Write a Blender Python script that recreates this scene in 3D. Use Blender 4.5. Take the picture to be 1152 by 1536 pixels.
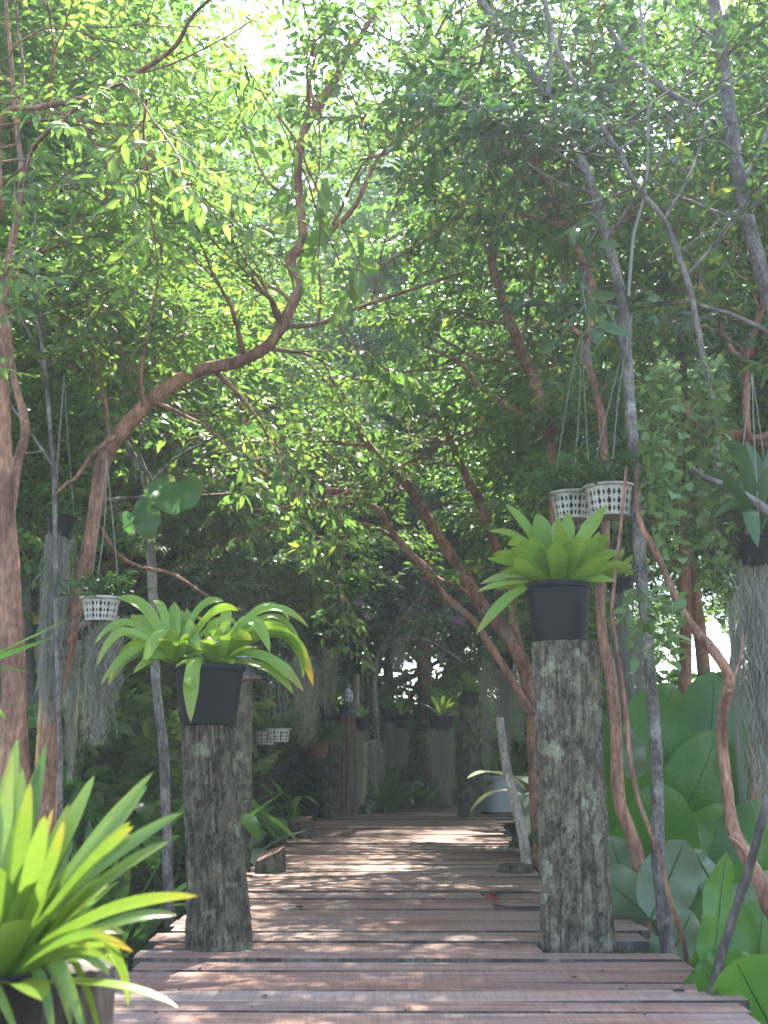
import bpy, math, random
import numpy as np
from mathutils import Vector, Matrix, noise as mnoise
R = math.radians
rng = np.random.default_rng(11)
random.seed(7)
for o in list(bpy.data.objects): bpy.data.objects.remove(o)
SC = bpy.context.scene
COL = SC.collection

# ------------------------------------------------------------------ camera
CAMZ = 0.80; FPX = 1700.0; TH = math.atan(347 / FPX)
cd = bpy.data.cameras.new('camera'); cam = bpy.data.objects.new('camera', cd); COL.objects.link(cam)
cam.location = (0, 0, CAMZ); cam.rotation_euler = (math.pi / 2 + TH, 0, 0)
cd.sensor_fit = 'VERTICAL'; cd.sensor_height = 36; cd.lens = 36 * FPX / 1536
cd.clip_start = 0.05; cd.clip_end = 2000
cd.dof.use_dof = True; cd.dof.focus_distance = 5.2; cd.dof.aperture_fstop = 5.6
SC.camera = cam

# ------------------------------------------------------------------ light
SUN_EL, SUN_AZ = R(57), R(14)          # azimuth measured from +Y towards +X
w = bpy.data.worlds.new('World'); SC.world = w; w.use_nodes = True
nt = w.node_tree; bg = nt.nodes['Background']
sky = nt.nodes.new('ShaderNodeTexSky'); sky.sky_type = 'NISHITA'; sky.sun_disc = False
sky.sun_elevation = SUN_EL; sky.sun_rotation = SUN_AZ
nt.links.new(sky.outputs[0], bg.inputs[0]); bg.inputs[1].default_value = 0.15
ld = bpy.data.lights.new('sun', 'SUN'); ld.energy = 3.6; ld.angle = R(0.6); ld.color = (1, .95, .86)
sun = bpy.data.objects.new('sun', ld); COL.objects.link(sun)
sd = Vector((math.sin(SUN_AZ) * math.cos(SUN_EL), math.cos(SUN_AZ) * math.cos(SUN_EL), math.sin(SUN_EL)))
sun.location = (3, 10, 20); sun.rotation_euler = sd.to_track_quat('Z', 'Y').to_euler()
SC.view_settings.view_transform = 'Standard'; SC.view_settings.look = 'None'
SC.view_settings.exposure = 2.72; SC.view_settings.gamma = 1.0
cy = SC.cycles
cy.max_bounces = 7; cy.diffuse_bounces = 4; cy.glossy_bounces = 3; cy.transmission_bounces = 5
cy.transparent_max_bounces = 6; cy.caustics_reflective = False; cy.caustics_refractive = False
cy.sample_clamp_indirect = 6; cy.use_denoising = True

# ------------------------------------------------------------------ helpers
CT, ST = math.cos(TH), math.sin(TH)
def P(px, py, Y):
    u = (px - 576) / FPX; v = (768 - py) / FPX
    d = np.array([u, CT - v * ST, ST + v * CT]); k = Y / d[1]
    return np.array([0, 0, CAMZ]) + d * k
def G(px, py, z=0.0):
    u = (px - 576) / FPX; v = (768 - py) / FPX
    d = np.array([u, CT - v * ST, ST + v * CT]); k = (z - CAMZ) / d[2]
    return np.array([0, 0, CAMZ]) + d * k

class MB:
    def __init__(s): s.V = []; s.T = []; s.Q = []; s.n = 0; s.A = []
    def add(s, v, tris=None, quads=None, mi=0, lf=None):
        v = np.asarray(v, float).reshape(-1, 3)
        if tris is not None and len(tris): s.T.append((np.asarray(tris, np.int64).reshape(-1, 3) + s.n, mi))
        if quads is not None and len(quads): s.Q.append((np.asarray(quads, np.int64).reshape(-1, 4) + s.n, mi))
        s.V.append(v); s.A.append(np.zeros((len(v), 3)) if lf is None else np.asarray(lf, float).reshape(-1, 3)); s.n += len(v)
    def mesh(s, name, mats, off=(0, 0, 0), smooth=True):
        me = bpy.data.meshes.new(name)
        V = (np.concatenate(s.V) - np.asarray(off)).astype(np.float32)
        lo = []; tot = []; mi = []
        for f, m in s.T: lo.append(f.ravel()); tot.append(np.full(len(f), 3)); mi.append(np.full(len(f), m))
        for f, m in s.Q: lo.append(f.ravel()); tot.append(np.full(len(f), 4)); mi.append(np.full(len(f), m))
        lo = np.concatenate(lo).astype(np.int32); tot = np.concatenate(tot).astype(np.int32); mi = np.concatenate(mi).astype(np.int32)
        st = np.concatenate([[0], np.cumsum(tot)[:-1]]).astype(np.int32)
        me.vertices.add(len(V)); me.vertices.foreach_set('co', V.ravel())
        me.loops.add(len(lo)); me.loops.foreach_set('vertex_index', lo)
        me.polygons.add(len(tot)); me.polygons.foreach_set('loop_start', st)
        me.polygons.foreach_set('material_index', mi)
        me.polygons.foreach_set('use_smooth', np.full(len(tot), smooth))
        A = np.concatenate(s.A).astype(np.float32)
        if A.any():
            at = me.attributes.new('lf', 'FLOAT_VECTOR', 'POINT'); at.data.foreach_set('vector', A.ravel())
        me.update(calc_edges=True); me.validate()
        if smooth and len(V) < 6000 and len(tot) > 8: me.set_sharp_from_angle(angle=R(50))
        for m in (mats if isinstance(mats, (list, tuple)) else [mats]): me.materials.append(m)
        return me
    def build(s, name, mats, parent=None, smooth=True, off=None):
        if off is None: off = tuple(parent['_o']) if parent is not None and '_o' in parent else (0, 0, 0)
        o = bpy.data.objects.new(name, s.mesh(name, mats, off, smooth)); COL.objects.link(o)
        if parent is not None: o.parent = parent; o['_o'] = list(off)
        return o

def tag(o, label=None, cat=None, group=None, kind=None):
    if label: o['label'] = label
    if cat: o['category'] = cat
    if group: o['group'] = group
    if kind: o['kind'] = kind
    return o
def thing(name, label, cat, loc=(0, 0, 0), group=None):
    o = bpy.data.objects.new(name, None); COL.objects.link(o); o.location = tuple(float(a) for a in loc)
    o['_o'] = [float(a) for a in loc]; o.empty_display_size = .1
    return tag(o, label, cat, group)
def copy_tree(o, parent=None):
    c = o.copy(); COL.objects.link(c)
    if parent is not None: c.parent = parent
    for ch in list(o.children): copy_tree(ch, c)
    return c

def unit(v): v = np.asarray(v, float); return v / (np.linalg.norm(v) + 1e-12)
def smoothpath(pts, rad, sub=5):
    p = np.array(pts, float); r = np.array(rad, float)
    if len(p) < 3: 
        t = np.linspace(0, 1, sub + 1)[:, None]; return p[0] * (1 - t) + p[1] * t, (r[0] * (1 - t[:, 0]) + r[1] * t[:, 0])
    P_ = np.vstack([2 * p[0] - p[1], p, 2 * p[-1] - p[-2]]); out = []; ro = []
    for i in range(len(p) - 1):
        a, b, c, d = P_[i:i + 4]
        for k in range(sub):
            t = k / sub
            out.append(.5 * ((2 * b) + (c - a) * t + (2 * a - 5 * b + 4 * c - d) * t * t + (3 * b - a - 3 * c + d) * t ** 3))
            ro.append(r[i] * (1 - t) + r[i + 1] * t)
    out.append(p[-1]); ro.append(r[-1])
    return np.array(out), np.array(ro)
def tube(mb, pts, rad, sides=8, mi=0, sub=5, bump=0.0, caps=True, raw=False):
    p, r = (np.array(pts, float), np.array(rad, float)) if raw else smoothpath(pts, rad, sub)
    n = len(p); tan = np.gradient(p, axis=0); tan /= np.linalg.norm(tan, axis=1)[:, None] + 1e-12
    ref = np.array([1., 0, 0]) if abs(tan[0][0]) < .8 else np.array([0, 1., 0])
    u = unit(np.cross(tan[0], ref)); U = []
    for i in range(n):
        u = u - tan[i] * np.dot(u, tan[i]); u = unit(u); U.append(u)
    U = np.array(U); W = np.cross(tan, U); a = np.linspace(0, 2 * math.pi, sides, endpoint=False)
    rr = np.repeat(r[:, None], sides, 1)
    if bump:
        ph = rng.random(4) * 6.28; s = np.arange(n)[:, None]
        rr = rr * (1 + bump * (np.sin(a * 2 + s * .35 + ph[0]) * .5 + np.sin(a * 3 - s * .6 + ph[1]) * .35 + np.sin(s * .9 + ph[2]) * .5 + rng.normal(0, .25, (n, sides))))
    V = p[:, None, :] + rr[:, :, None] * (np.cos(a)[None, :, None] * U[:, None, :] + np.sin(a)[None, :, None] * W[:, None, :])
    i = np.arange(n - 1)[:, None] * sides; j = np.arange(sides)[None, :]; j2 = (j + 1) % sides
    q = np.stack([i + j, i + j2, i + sides + j2, i + sides + j], -1).reshape(-1, 4)
    V = V.reshape(-1, 3); tr = []
    if caps:
        V = np.vstack([V, p[0], p[-1]]); c0 = n * sides
        for k in range(sides):
            tr.append((c0, (k + 1) % sides, k)); tr.append((c0 + 1, (n - 1) * sides + k, (n - 1) * sides + (k + 1) % sides))
    mb.add(V, tr, q, mi)
def box(mb, c, s, rz=0, mi=0, jit=0):
    x, y, z = np.array(s) / 2
    v = np.array([(-x, -y, -z), (x, -y, -z), (x, y, -z), (-x, y, -z), (-x, -y, z), (x, -y, z), (x, y, z), (-x, y, z)])
    if jit: v = v + rng.normal(0, jit, v.shape)
    ca, sa = math.cos(rz), math.sin(rz)
    v = v @ np.array([[ca, sa, 0], [-sa, ca, 0], [0, 0, 1]]) + np.array(c)
    mb.add(v, None, [(0, 3, 2, 1), (4, 5, 6, 7), (0, 1, 5, 4), (1, 2, 6, 5), (2, 3, 7, 6), (3, 0, 4, 7)], mi)
def lathe(mb, prof, c, sides=32, mi=0, sq=0.0, rz=0.0):
    a = np.linspace(0, 2 * math.pi, sides, endpoint=False); V = []
    k = 1.0
    if sq: k = (np.abs(np.cos(a)) ** sq + np.abs(np.sin(a)) ** sq) ** (-1 / sq)
    for r, z in prof: V.append(np.stack([np.cos(a + rz) * r * k, np.sin(a + rz) * r * k, np.full(sides, z)], -1))
    V = np.concatenate(V) + np.array(c); n = len(prof)
    i = np.arange(n - 1)[:, None] * sides; j = np.arange(sides)[None, :]; j2 = (j + 1) % sides
    mb.add(V, None, np.stack([i + j, i + j2, i + sides + j2, i + sides + j], -1).reshape(-1, 4), mi)

# ------------------------------------------------------------------ materials
def mat(name):
    m = bpy.data.materials.new(name); m.use_nodes = True
    return m, m.node_tree.nodes, m.node_tree.links, m.node_tree.nodes['Principled BSDF']
def ramp(N, stops, interp='LINEAR'):
    r = N.new('ShaderNodeValToRGB'); e = r.color_ramp.elements; r.color_ramp.interpolation = interp
    while len(e) < len(stops): e.new(.5)
    for k, (p, c) in enumerate(stops): e[k].position = p; e[k].color = (*c, 1)
    return r
def leafmat(name, stops, trans=.5, tcol=1.7, rough=.38, attr=False, spec=.5, vein=False):
    m, N, L, b = mat(name)
    geo = N.new('ShaderNodeNewGeometry'); oi = N.new('ShaderNodeObjectInfo')
    add = N.new('ShaderNodeMath'); add.operation = 'MULTIPLY_ADD'; add.inputs[1].default_value = .8
    mu = N.new('ShaderNodeMath'); mu.operation = 'MULTIPLY'; mu.inputs[1].default_value = .2
    L.new(oi.outputs['Random'], mu.inputs[0]); L.new(geo.outputs['Random Per Island'], add.inputs[0]); L.new(mu.outputs[0], add.inputs[2])
    r = ramp(N, stops); L.new(add.outputs[0], r.inputs[0]); col = r.outputs[0]
    if attr:   # 'lf' = (across, along, tip kind)
        at = N.new('ShaderNodeAttribute'); at.attribute_name = 'lf'; sp = N.new('ShaderNodeSeparateXYZ'); L.new(at.outputs['Vector'], sp.inputs[0])
        tr = ramp(N, [(.0, (0, 0, 0)), (.72, (0, 0, 0)), (1, (1, 1, 1))]); L.new(sp.outputs[1], tr.inputs[0])
        mm = N.new('ShaderNodeMath'); mm.operation = 'MULTIPLY'; L.new(tr.outputs[0], mm.inputs[0]); L.new(sp.outputs[2], mm.inputs[1])
        mx = N.new('ShaderNodeMixRGB'); mx.inputs[2].default_value = (.42, .26, .05, 1); L.new(mm.outputs[0], mx.inputs[0]); L.new(col, mx.inputs[1]); col = mx.outputs[0]
        nz = N.new('ShaderNodeTexNoise'); nz.inputs['Scale'].default_value = 60; 
        m2 = N.new('ShaderNodeMixRGB'); m2.blend_type = 'MULTIPLY'; m2.inputs[0].default_value = .35; L.new(col, m2.inputs[1]); L.new(nz.outputs[0], m2.inputs[2]); col = m2.outputs[0]
        # fine ribs running out from the midrib
        wv = N.new('ShaderNodeMath'); wv.operation = 'ABSOLUTE'; L.new(sp.outputs[0], wv.inputs[0])
        s1 = N.new('ShaderNodeMath'); s1.operation = 'MULTIPLY_ADD'; s1.inputs[1].default_value = (14 if vein else 0); L.new(wv.outputs[0], s1.inputs[0])
        s0 = N.new('ShaderNodeMath'); s0.operation = 'MULTIPLY'; s0.inputs[1].default_value = (-150 if vein else 0); L.new(sp.outputs[1], s0.inputs[0]); L.new(s0.outputs[0], s1.inputs[2])
        sn = N.new('ShaderNodeMath'); sn.operation = 'SINE'; L.new(s1.outputs[0], sn.inputs[0])
        if vein:
            bp = N.new('ShaderNodeBump'); bp.inputs['Strength'].default_value = .09; bp.inputs['Distance'].default_value = .002
            L.new(sn.outputs[0], bp.inputs['Height']); L.new(bp.outputs[0], b.inputs['Normal'])
        else:
            s3 = N.new('ShaderNodeMath'); s3.operation = 'MULTIPLY'; s3.inputs[1].default_value = 38; L.new(sp.outputs[0], s3.inputs[0]); s4 = N.new('ShaderNodeMath'); s4.operation = 'SINE'; L.new(s3.outputs[0], s4.inputs[0])
            bp = N.new('ShaderNodeBump'); bp.inputs['Strength'].default_value = .25; bp.inputs['Distance'].default_value = .001
            L.new(s4.outputs[0], bp.inputs['Height']); L.new(bp.outputs[0], b.inputs['Normal'])
    L.new(col, b.inputs['Base Color']); b.inputs['Roughness'].default_value = rough; b.inputs['Specular IOR Level'].default_value = spec
    t = N.new('ShaderNodeBsdfTranslucent'); tm = N.new('ShaderNodeMixRGB'); tm.blend_type = 'MULTIPLY'; tm.inputs[0].default_value = 1
    tm.inputs[2].default_value = (.97 * tcol, .93 * tcol, .72 * tcol, 1); L.new(col, tm.inputs[1]); L.new(tm.outputs[0], t.inputs[0])
    mix = N.new('ShaderNodeMixShader'); mix.inputs[0].default_value = trans
    L.new(b.outputs[0], mix.inputs[1]); L.new(t.outputs[0], mix.inputs[2]); L.new(mix.outputs[0], N['Material Output'].inputs[0])
    return m
M = {}
M['leaf'] = leafmat('tree_leaf', [(0, (.045, .10, .025)), (.5, (.072, .145, .034)), (.86, (.11, .185, .04)), (.965, (.17, .22, .035)), (.985, (.38, .22, .04))], .52, 2.3)
M['leaf_dark'] = leafmat('dark_tree_leaf', [(0, (.03, .07, .022)), (.5, (.045, .105, .03)), (.95, (.075, .14, .035)), (.985, (.25, .14, .04))], .42, 1.7)
M['leaf_lit'] = leafmat('lit_tree_leaf', [(0, (.07, .14, .03)), (.5, (.11, .19, .035)), (.9, (.16, .23, .05)), (.985, (.42, .25, .04))], .58, 2.3)  # brighter copy of the tree leaf, sunlit look put into its colour
M['shrub'] = leafmat('shrub_leaf', [(0, (.03, .08, .02)), (.6, (.05, .13, .025)), (1, (.11, .19, .03))], .4, 1.9)
M['vine'] = leafmat('vine_leaf', [(0, (.10, .17, .05)), (.6, (.14, .22, .07)), (1, (.22, .29, .10))], .45, 1.6, .45)
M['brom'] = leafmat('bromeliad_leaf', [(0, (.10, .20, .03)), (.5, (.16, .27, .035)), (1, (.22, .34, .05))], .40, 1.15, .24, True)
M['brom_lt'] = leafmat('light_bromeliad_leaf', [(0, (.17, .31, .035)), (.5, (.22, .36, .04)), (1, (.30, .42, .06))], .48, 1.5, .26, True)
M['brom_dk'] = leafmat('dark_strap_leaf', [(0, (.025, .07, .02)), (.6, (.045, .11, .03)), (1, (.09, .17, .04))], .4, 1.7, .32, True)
M['fern'] = leafmat('fern_leaf', [(0, (.05, .13, .03)), (.6, (.08, .19, .04)), (1, (.13, .25, .05))], .45, 1.8, .35, True, vein=True)
M['pad'] = leafmat('paddle_leaf', [(0, (.06, .16, .03)), (.5, (.10, .25, .035)), (1, (.16, .34, .05))], .6, 2.0, .3, True, vein=True)
M['pad_wax'] = leafmat('waxy_paddle_leaf', [(0, (.12, .19, .09)), (.5, (.20, .27, .15)), (1, (.29, .35, .22))], .25, 1.0, .42, True, .5, vein=True)
M['pale'] = leafmat('pale_flower', [(0, (.6, .55, .45)), (1, (.75, .6, .5))], .3, .9, .5)
def moss_mat():
    m = leafmat('spanish_moss', [(0, (.18, .17, .13)), (.5, (.27, .26, .20)), (1, (.40, .385, .31))], .35, 1.0, .8, spec=.2); return m
M['moss'] = moss_mat()
def barkmat(name, c1, c2, c3, scale=9, stretch=.35, bump=.5, rough=.8, patch=.6, dist=.012):
    m, N, L, b = mat(name)
    tc = N.new('ShaderNodeTexCoord'); mp = N.new('ShaderNodeMapping'); mp.inputs['Scale'].default_value = (1, 1, stretch); L.new(tc.outputs['Object'], mp.inputs[0])
    n1 = N.new('ShaderNodeTexNoise'); n1.inputs['Scale'].default_value = scale; n1.inputs['Detail'].default_value = 8; n1.inputs['Roughness'].default_value = .65; L.new(mp.outputs[0], n1.inputs[0])
    n2 = N.new('ShaderNodeTexNoise'); n2.inputs['Scale'].default_value = scale * .5; n2.inputs['Detail'].default_value = 4; L.new(tc.outputs['Object'], n2.inputs[0])
    n3 = N.new('ShaderNodeTexNoise'); n3.inputs['Scale'].default_value = scale * 7; n3.inputs['Detail'].default_value = 6; L.new(mp.outputs[0], n3.inputs[0])
    r1 = ramp(N, [(.40, tuple(x * .85 for x in c1)), (.60, tuple(x * 1.1 for x in c2))]); L.new(n1.outputs[0], r1.inputs[0])
    r2 = ramp(N, [(patch, (0, 0, 0)), (patch + .1, (1, 1, 1))]); L.new(n2.outputs[0], r2.inputs[0])
    mx = N.new('ShaderNodeMixRGB'); mx.inputs[2].default_value = (*c3, 1); L.new(r2.outputs[0], mx.inputs[0]); L.new(r1.outputs[0], mx.inputs[1])
    r3 = ramp(N, [(.36, (.45, .42, .39)), (.62, (1.08, 1.07, 1.05))]); L.new(n3.outputs[0], r3.inputs[0])
    m2 = N.new('ShaderNodeMixRGB'); m2.blend_type = 'MULTIPLY'; m2.inputs[0].default_value = .8; L.new(mx.outputs[0], m2.inputs[1]); L.new(r3.outputs[0], m2.inputs[2])
    L.new(m2.outputs[0], b.inputs['Base Color']); b.inputs['Roughness'].default_value = rough; b.inputs['Specular IOR Level'].default_value = .3
    ad = N.new('ShaderNodeMath'); ad.operation = 'MULTIPLY_ADD'; ad.inputs[1].default_value = .6; L.new(n3.outputs[0], ad.inputs[0]); L.new(n1.outputs[0], ad.inputs[2])
    bp = N.new('ShaderNodeBump'); bp.inputs['Strength'].default_value = bump; bp.inputs['Distance'].default_value = dist; L.new(ad.outputs[0], bp.inputs['Height']); L.new(bp.outputs[0], b.inputs['Normal'])
    return m
M['bark_red'] = barkmat('red_bark', (.17, .075, .045), (.34, .17, .10), (.22, .17, .13), 10, .3, .6)
M['bark_grey'] = barkmat('grey_bark', (.10, .08, .07), (.23, .19, .16), (.33, .31, .27), 12, .5, .6)
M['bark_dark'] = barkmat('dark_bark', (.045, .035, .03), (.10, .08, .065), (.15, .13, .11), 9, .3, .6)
M['log'] = barkmat('log_bark', (.062, .048, .030), (.15, .118, .078), (.22, .215, .13), 24, .55, .9, .9, .60, .02)
M['log_pale'] = barkmat('pale_log_bark', (.095, .076, .05), (.215, .178, .12), (.30, .29, .19), 24, .55, .9, .9, .58, .02)
M['cut'] = barkmat('cut_wood', (.16, .075, .045), (.36, .20, .13), (.30, .24, .2), 30, 1, .4, .8, .65, .004)
M['timber'] = barkmat('weathered_timber', (.12, .065, .042), (.26, .16, .11), (.22, .18, .15), 14, .06, .5, .8, .62, .008)
M['stick'] = barkmat('peeled_stick', (.26, .19, .14), (.42, .33, .26), (.2, .15, .12), 16, .1, .4, .7, .66, .004)
M['bamboo'] = barkmat('bamboo_cane', (.40, .20, .07), (.58, .34, .14), (.3, .2, .1), 14, .1, .2, .5, .66, .003)
def plain(name, c, rough, spec=.5, noise=.25, scale=40, metal=0):
    m, N, L, b = mat(name); n = N.new('ShaderNodeTexNoise'); n.inputs['Scale'].default_value = scale; n.inputs['Detail'].default_value = 6
    tc = N.new('ShaderNodeTexCoord'); L.new(tc.outputs['Object'], n.inputs[0])
    r = ramp(N, [(.3, tuple(x * (1 - noise) for x in c)), (.7, c)]); L.new(n.outputs[0], r.inputs[0]); L.new(r.outputs[0], b.inputs['Base Color'])
    b.inputs['Roughness'].default_value = rough; b.inputs['Specular IOR Level'].default_value = spec; b.inputs['Metallic'].default_value = metal
    bp = N.new('ShaderNodeBump'); bp.inputs['Strength'].default_value = .1; L.new(n.outputs[0], bp.inputs['Height']); L.new(bp.outputs[0], b.inputs['Normal'])
    return m
M['pot'] = plain('black_plastic', (.010, .011, .011), .6, .18, .5, 14)
M['white'] = plain('white_plastic', (.50, .455, .36), .5, .4, .35, 22)
M['tub'] = plain('grey_white_plastic', (.50, .52, .52), .45, .5, .18, 6)
M['soil'] = plain('potting_soil', (.035, .025, .018), .95, .2, .5)
M['rope'] = plain('cord', (.28, .26, .21), .8, .2, .3, 80)
M['wire'] = plain('black_wire', (.02, .02, .02), .35, .6, .2)
M['red'] = plain('red_bow', (.34, .015, .02), .5, .4, .5, 200)
M['terracotta'] = plain('brown_clay', (.16, .07, .045), .7, .3, .3)
M['litter'] = leafmat('dead_leaf', [(0, (.06, .035, .02)), (.5, (.13, .075, .04)), (1, (.24, .16, .09))], .15, 1, .7, spec=.2)
M['paper'] = plain('pale_curled_leaf', (.55, .55, .48), .6)
M['purple'] = leafmat('purple_petal', [(0, (.35, .12, .40)), (1, (.55, .30, .60))], .4, 1, .5)
def glassmat():
    m, N, L, b = mat('lantern_glass'); b.inputs['Base Color'].default_value = (.75, .8, .8, 1); b.inputs['Roughness'].default_value = .15
    b.inputs['Transmission Weight'].default_value = .35; return m
M['glass'] = glassmat()
def deckmat():
    m, N, L, b = mat('sawn_deck_wood')
    tc = N.new('ShaderNodeTexCoord'); geo = N.new('ShaderNodeNewGeometry')
    mul = N.new('ShaderNodeVectorMath'); mul.operation = 'SCALE'; mul.inputs['Scale'].default_value = 37; 
    cmb = N.new('ShaderNodeCombineXYZ'); L.new(geo.outputs['Random Per Island'], cmb.inputs[0]); L.new(geo.outputs['Random Per Island'], cmb.inputs[2])
    L.new(cmb.outputs[0], mul.inputs[0]); ad = N.new('ShaderNodeVectorMath'); L.new(tc.outputs['Object'], ad.inputs[0]); L.new(mul.outputs[0], ad.inputs[1])
    def nz(sc, scale, det=6):
        mp = N.new('ShaderNodeMapping'); mp.inputs['Scale'].default_value = sc; L.new(ad.outputs[0], mp.inputs[0])
        n = N.new('ShaderNodeTexNoise'); n.inputs['Scale'].default_value = scale; n.inputs['Detail'].default_value = det; n.inputs['Roughness'].default_value = .6; L.new(mp.outputs[0], n.inputs[0]); return n
    g = nz((.35, 6, 6), 5); saw = nz((14, .35, 1), 9, 3); pt = nz((1, 1.5, 1), 2.2, 4); grain = nz((.25, 14, 10), 8, 3)
    base = ramp(N, [(0, (.25, .135, .095)), (.35, (.30, .18, .135)), (.7, (.34, .225, .175)), (1, (.40, .30, .24))]); L.new(geo.outputs['Random Per Island'], base.inputs[0])
    c1 = ramp(N, [(.3, (.5, .47, .46)), (.65, (1.06, 1.05, 1.04))]); L.new(g.outputs[0], c1.inputs[0])
    def mulc(a, bb, f):
        x = N.new('ShaderNodeMixRGB'); x.blend_type = 'MULTIPLY'; x.inputs[0].default_value = f; L.new(a, x.inputs[1]); L.new(bb, x.inputs[2]); return x.outputs[0]
    c = mulc(base.outputs[0], c1.outputs[0], .85)
    c2 = ramp(N, [(.35, (.72, .70, .70)), (.6, (1.1, 1.1, 1.1))]); L.new(saw.outputs[0], c2.inputs[0]); c = mulc(c, c2.outputs[0], .75)
    gr = ramp(N, [(.4, (.6, .56, .54)), (.6, (1, 1, 1))]); L.new(grain.outputs[0], gr.inputs[0]); c = mulc(c, gr.outputs[0], .5)
    pr = ramp(N, [(.42, (1.12, .92, .82)), (.6, (.98, 1.0, 1.02))]); L.new(pt.outputs[0], pr.inputs[0]); c = mulc(c, pr.outputs[0], .9)
    L.new(c, b.inputs['Base Color'])
    rr = ramp(N, [(.3, (.48, .48, .48)), (.7, (.68, .68, .68))]); L.new(pt.outputs[0], rr.inputs[0]); L.new(rr.outputs[0], b.inputs['Roughness'])
    s = N.new('ShaderNodeMath'); s.operation = 'ADD'; L.new(saw.outputs[0], s.inputs[0]); L.new(grain.outputs[0], s.inputs[1])
    bp = N.new('ShaderNodeBump'); bp.inputs['Strength'].default_value = .45; bp.inputs['Distance'].default_value = .006; L.new(s.outputs[0], bp.inputs['Height']); L.new(bp.outputs[0], b.inputs['Normal'])
    return m
M['deck'] = deckmat()
def groundmat():
    m, N, L, b = mat('forest_soil'); tc = N.new('ShaderNodeTexCoord')
    n = N.new('ShaderNodeTexNoise'); n.inputs['Scale'].default_value = 3; n.inputs['Detail'].default_value = 10; L.new(tc.outputs['Object'], n.inputs[0])
    v = N.new('ShaderNodeTexVoronoi'); v.inputs['Scale'].default_value = 22; L.new(tc.outputs['Object'], v.inputs[0])
    r = ramp(N, [(.3, (.028, .022, .016)), (.6, (.07, .05, .032)), (.8, (.05, .065, .025))]); L.new(n.outputs[0], r.inputs[0])
    mx = N.new('ShaderNodeMixRGB'); mx.blend_type = 'MULTIPLY'; mx.inputs[0].default_value = .6; L.new(r.outputs[0], mx.inputs[1]); L.new(v.outputs['Color'], mx.inputs[2]); L.new(mx.outputs[0], b.inputs['Base Color'])
    b.inputs['Roughness'].default_value = .95
    bp = N.new('ShaderNodeBump'); bp.inputs['Distance'].default_value = .05; L.new(v.outputs[0], bp.inputs['Height']); L.new(bp.outputs[0], b.inputs['Normal']); return m
M['ground'] = groundmat()

# ------------------------------------------------------------------ setting: ground
GZ = -0.62
mb = MB(); xs = np.concatenate([[-300, -120, -60], np.linspace(-25, 25, 60), [60, 120, 300]]); ys = np.concatenate([[-300, -100, -30], np.linspace(-8, 45, 60), [80, 150, 400]])
X, Y = np.meshgrid(xs, ys); Z = GZ + .05 * np.sin(X * 1.3 + 1) * np.cos(Y * .9) + rng.normal(0, .015, X.shape)
nx = len(xs); i = np.arange(len(ys) - 1)[:, None] * nx; j = np.arange(nx - 1)[None, :]
mb.add(np.stack([X, Y, Z], -1).reshape(-1, 3), None, np.stack([i + j, i + j + 1, i + nx + j + 1, i + nx + j], -1).reshape(-1, 4))
tag(mb.build('ground', M['ground']), kind='structure')

# ------------------------------------------------------------------ setting: boardwalk
LX = lambda y: np.interp(y, [1.5, 7.1, 7.2, 9.3, 12.4, 14, 15.5, 18], [-.95, -.95, -.86, -.84, -.78, -.02, .9, 2.6])
RX = lambda y: np.interp(y, [1.5, 5.4, 7, 8, 9.7, 12, 12.8, 14, 18], [1.11, 1.12, 1.0, .95, 1.06, 1.17, 1.9, 3.2, 6])
POSTS = [(-.655, 4.49, .155), (.79, 4.58, .17)]
mb = MB(); y = 1.2
while y < 17.5:
    wd = rng.uniform(.12, .21) if y < 7 else rng.uniform(.09, .17)
    gap = rng.uniform(.004, .010) if y < 7 else rng.uniform(.010, .028)
    if rng.random() < .22: gap += rng.uniform(.008, .02)
    yc = y + wd / 2; l = LX(yc) + rng.normal(0, .022); r = RX(yc) + rng.normal(0, .022)
    segs = [(l, r)]
    if 4.62 < yc < 4.86: segs = [(l, .62)]               # board missing beside the right post
    rot = rng.normal(0, .004 if y < 7 else .009)
    for (a, b_) in segs:
        n = 14; xx = np.linspace(a, b_, n); th = .035; z0 = rng.normal(0, .0032)
        ph = rng.random(4) * 6
        cup = .0018 * np.sin(xx * 2 + ph[0]); e1 = .0025 * np.sin(xx * 7 + ph[1]) + .0018 * np.sin(xx * 19 + ph[3]) + rng.normal(0, .0008, n); e2 = .0025 * np.sin(xx * 6 + ph[2]) + rng.normal(0, .0008, n)
        yo = (xx - (a + b_) / 2) * math.tan(rot); cz = .0016
        ring = [(y + yo + e1, z0 + cup - th), (y + yo + e1, z0 + cup - cz), (y + yo + e1 + cz, z0 + cup), (y + wd / 2 + yo, z0 + cup + .001), (y + wd + yo + e2 - cz, z0 + cup), (y + wd + yo + e2, z0 + cup - cz), (y + wd + yo + e2, z0 + cup - th)]
        V = np.stack([np.stack([xx, q[0], q[1]], -1) for q in ring], 1).reshape(-1, 3); k = 7
        i = np.arange(n - 1)[:, None] * k; j = np.arange(k)[None, :]; j2 = (j + 1) % k
        q = np.stack([i + j, i + k + j, i + k + j2, i + j2], -1).reshape(-1, 4)
        c0 = len(V); V = np.vstack([V, V[:k].mean(0), V[-k:].mean(0)]); tr = []
        for t in range(k): tr += [(c0, t, (t + 1) % k), (c0 + 1, (n - 1) * k + (t + 1) % k, (n - 1) * k + t)]
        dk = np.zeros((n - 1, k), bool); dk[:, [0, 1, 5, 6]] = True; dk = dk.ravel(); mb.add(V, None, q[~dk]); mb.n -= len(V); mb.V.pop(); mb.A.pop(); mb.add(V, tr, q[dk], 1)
    y += wd + gap
bw = thing('boardwalk', None, None); bw['kind'] = 'structure'
mb.build('decking', [M['deck'], M['bark_dark']], bw, smooth=False)
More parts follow.
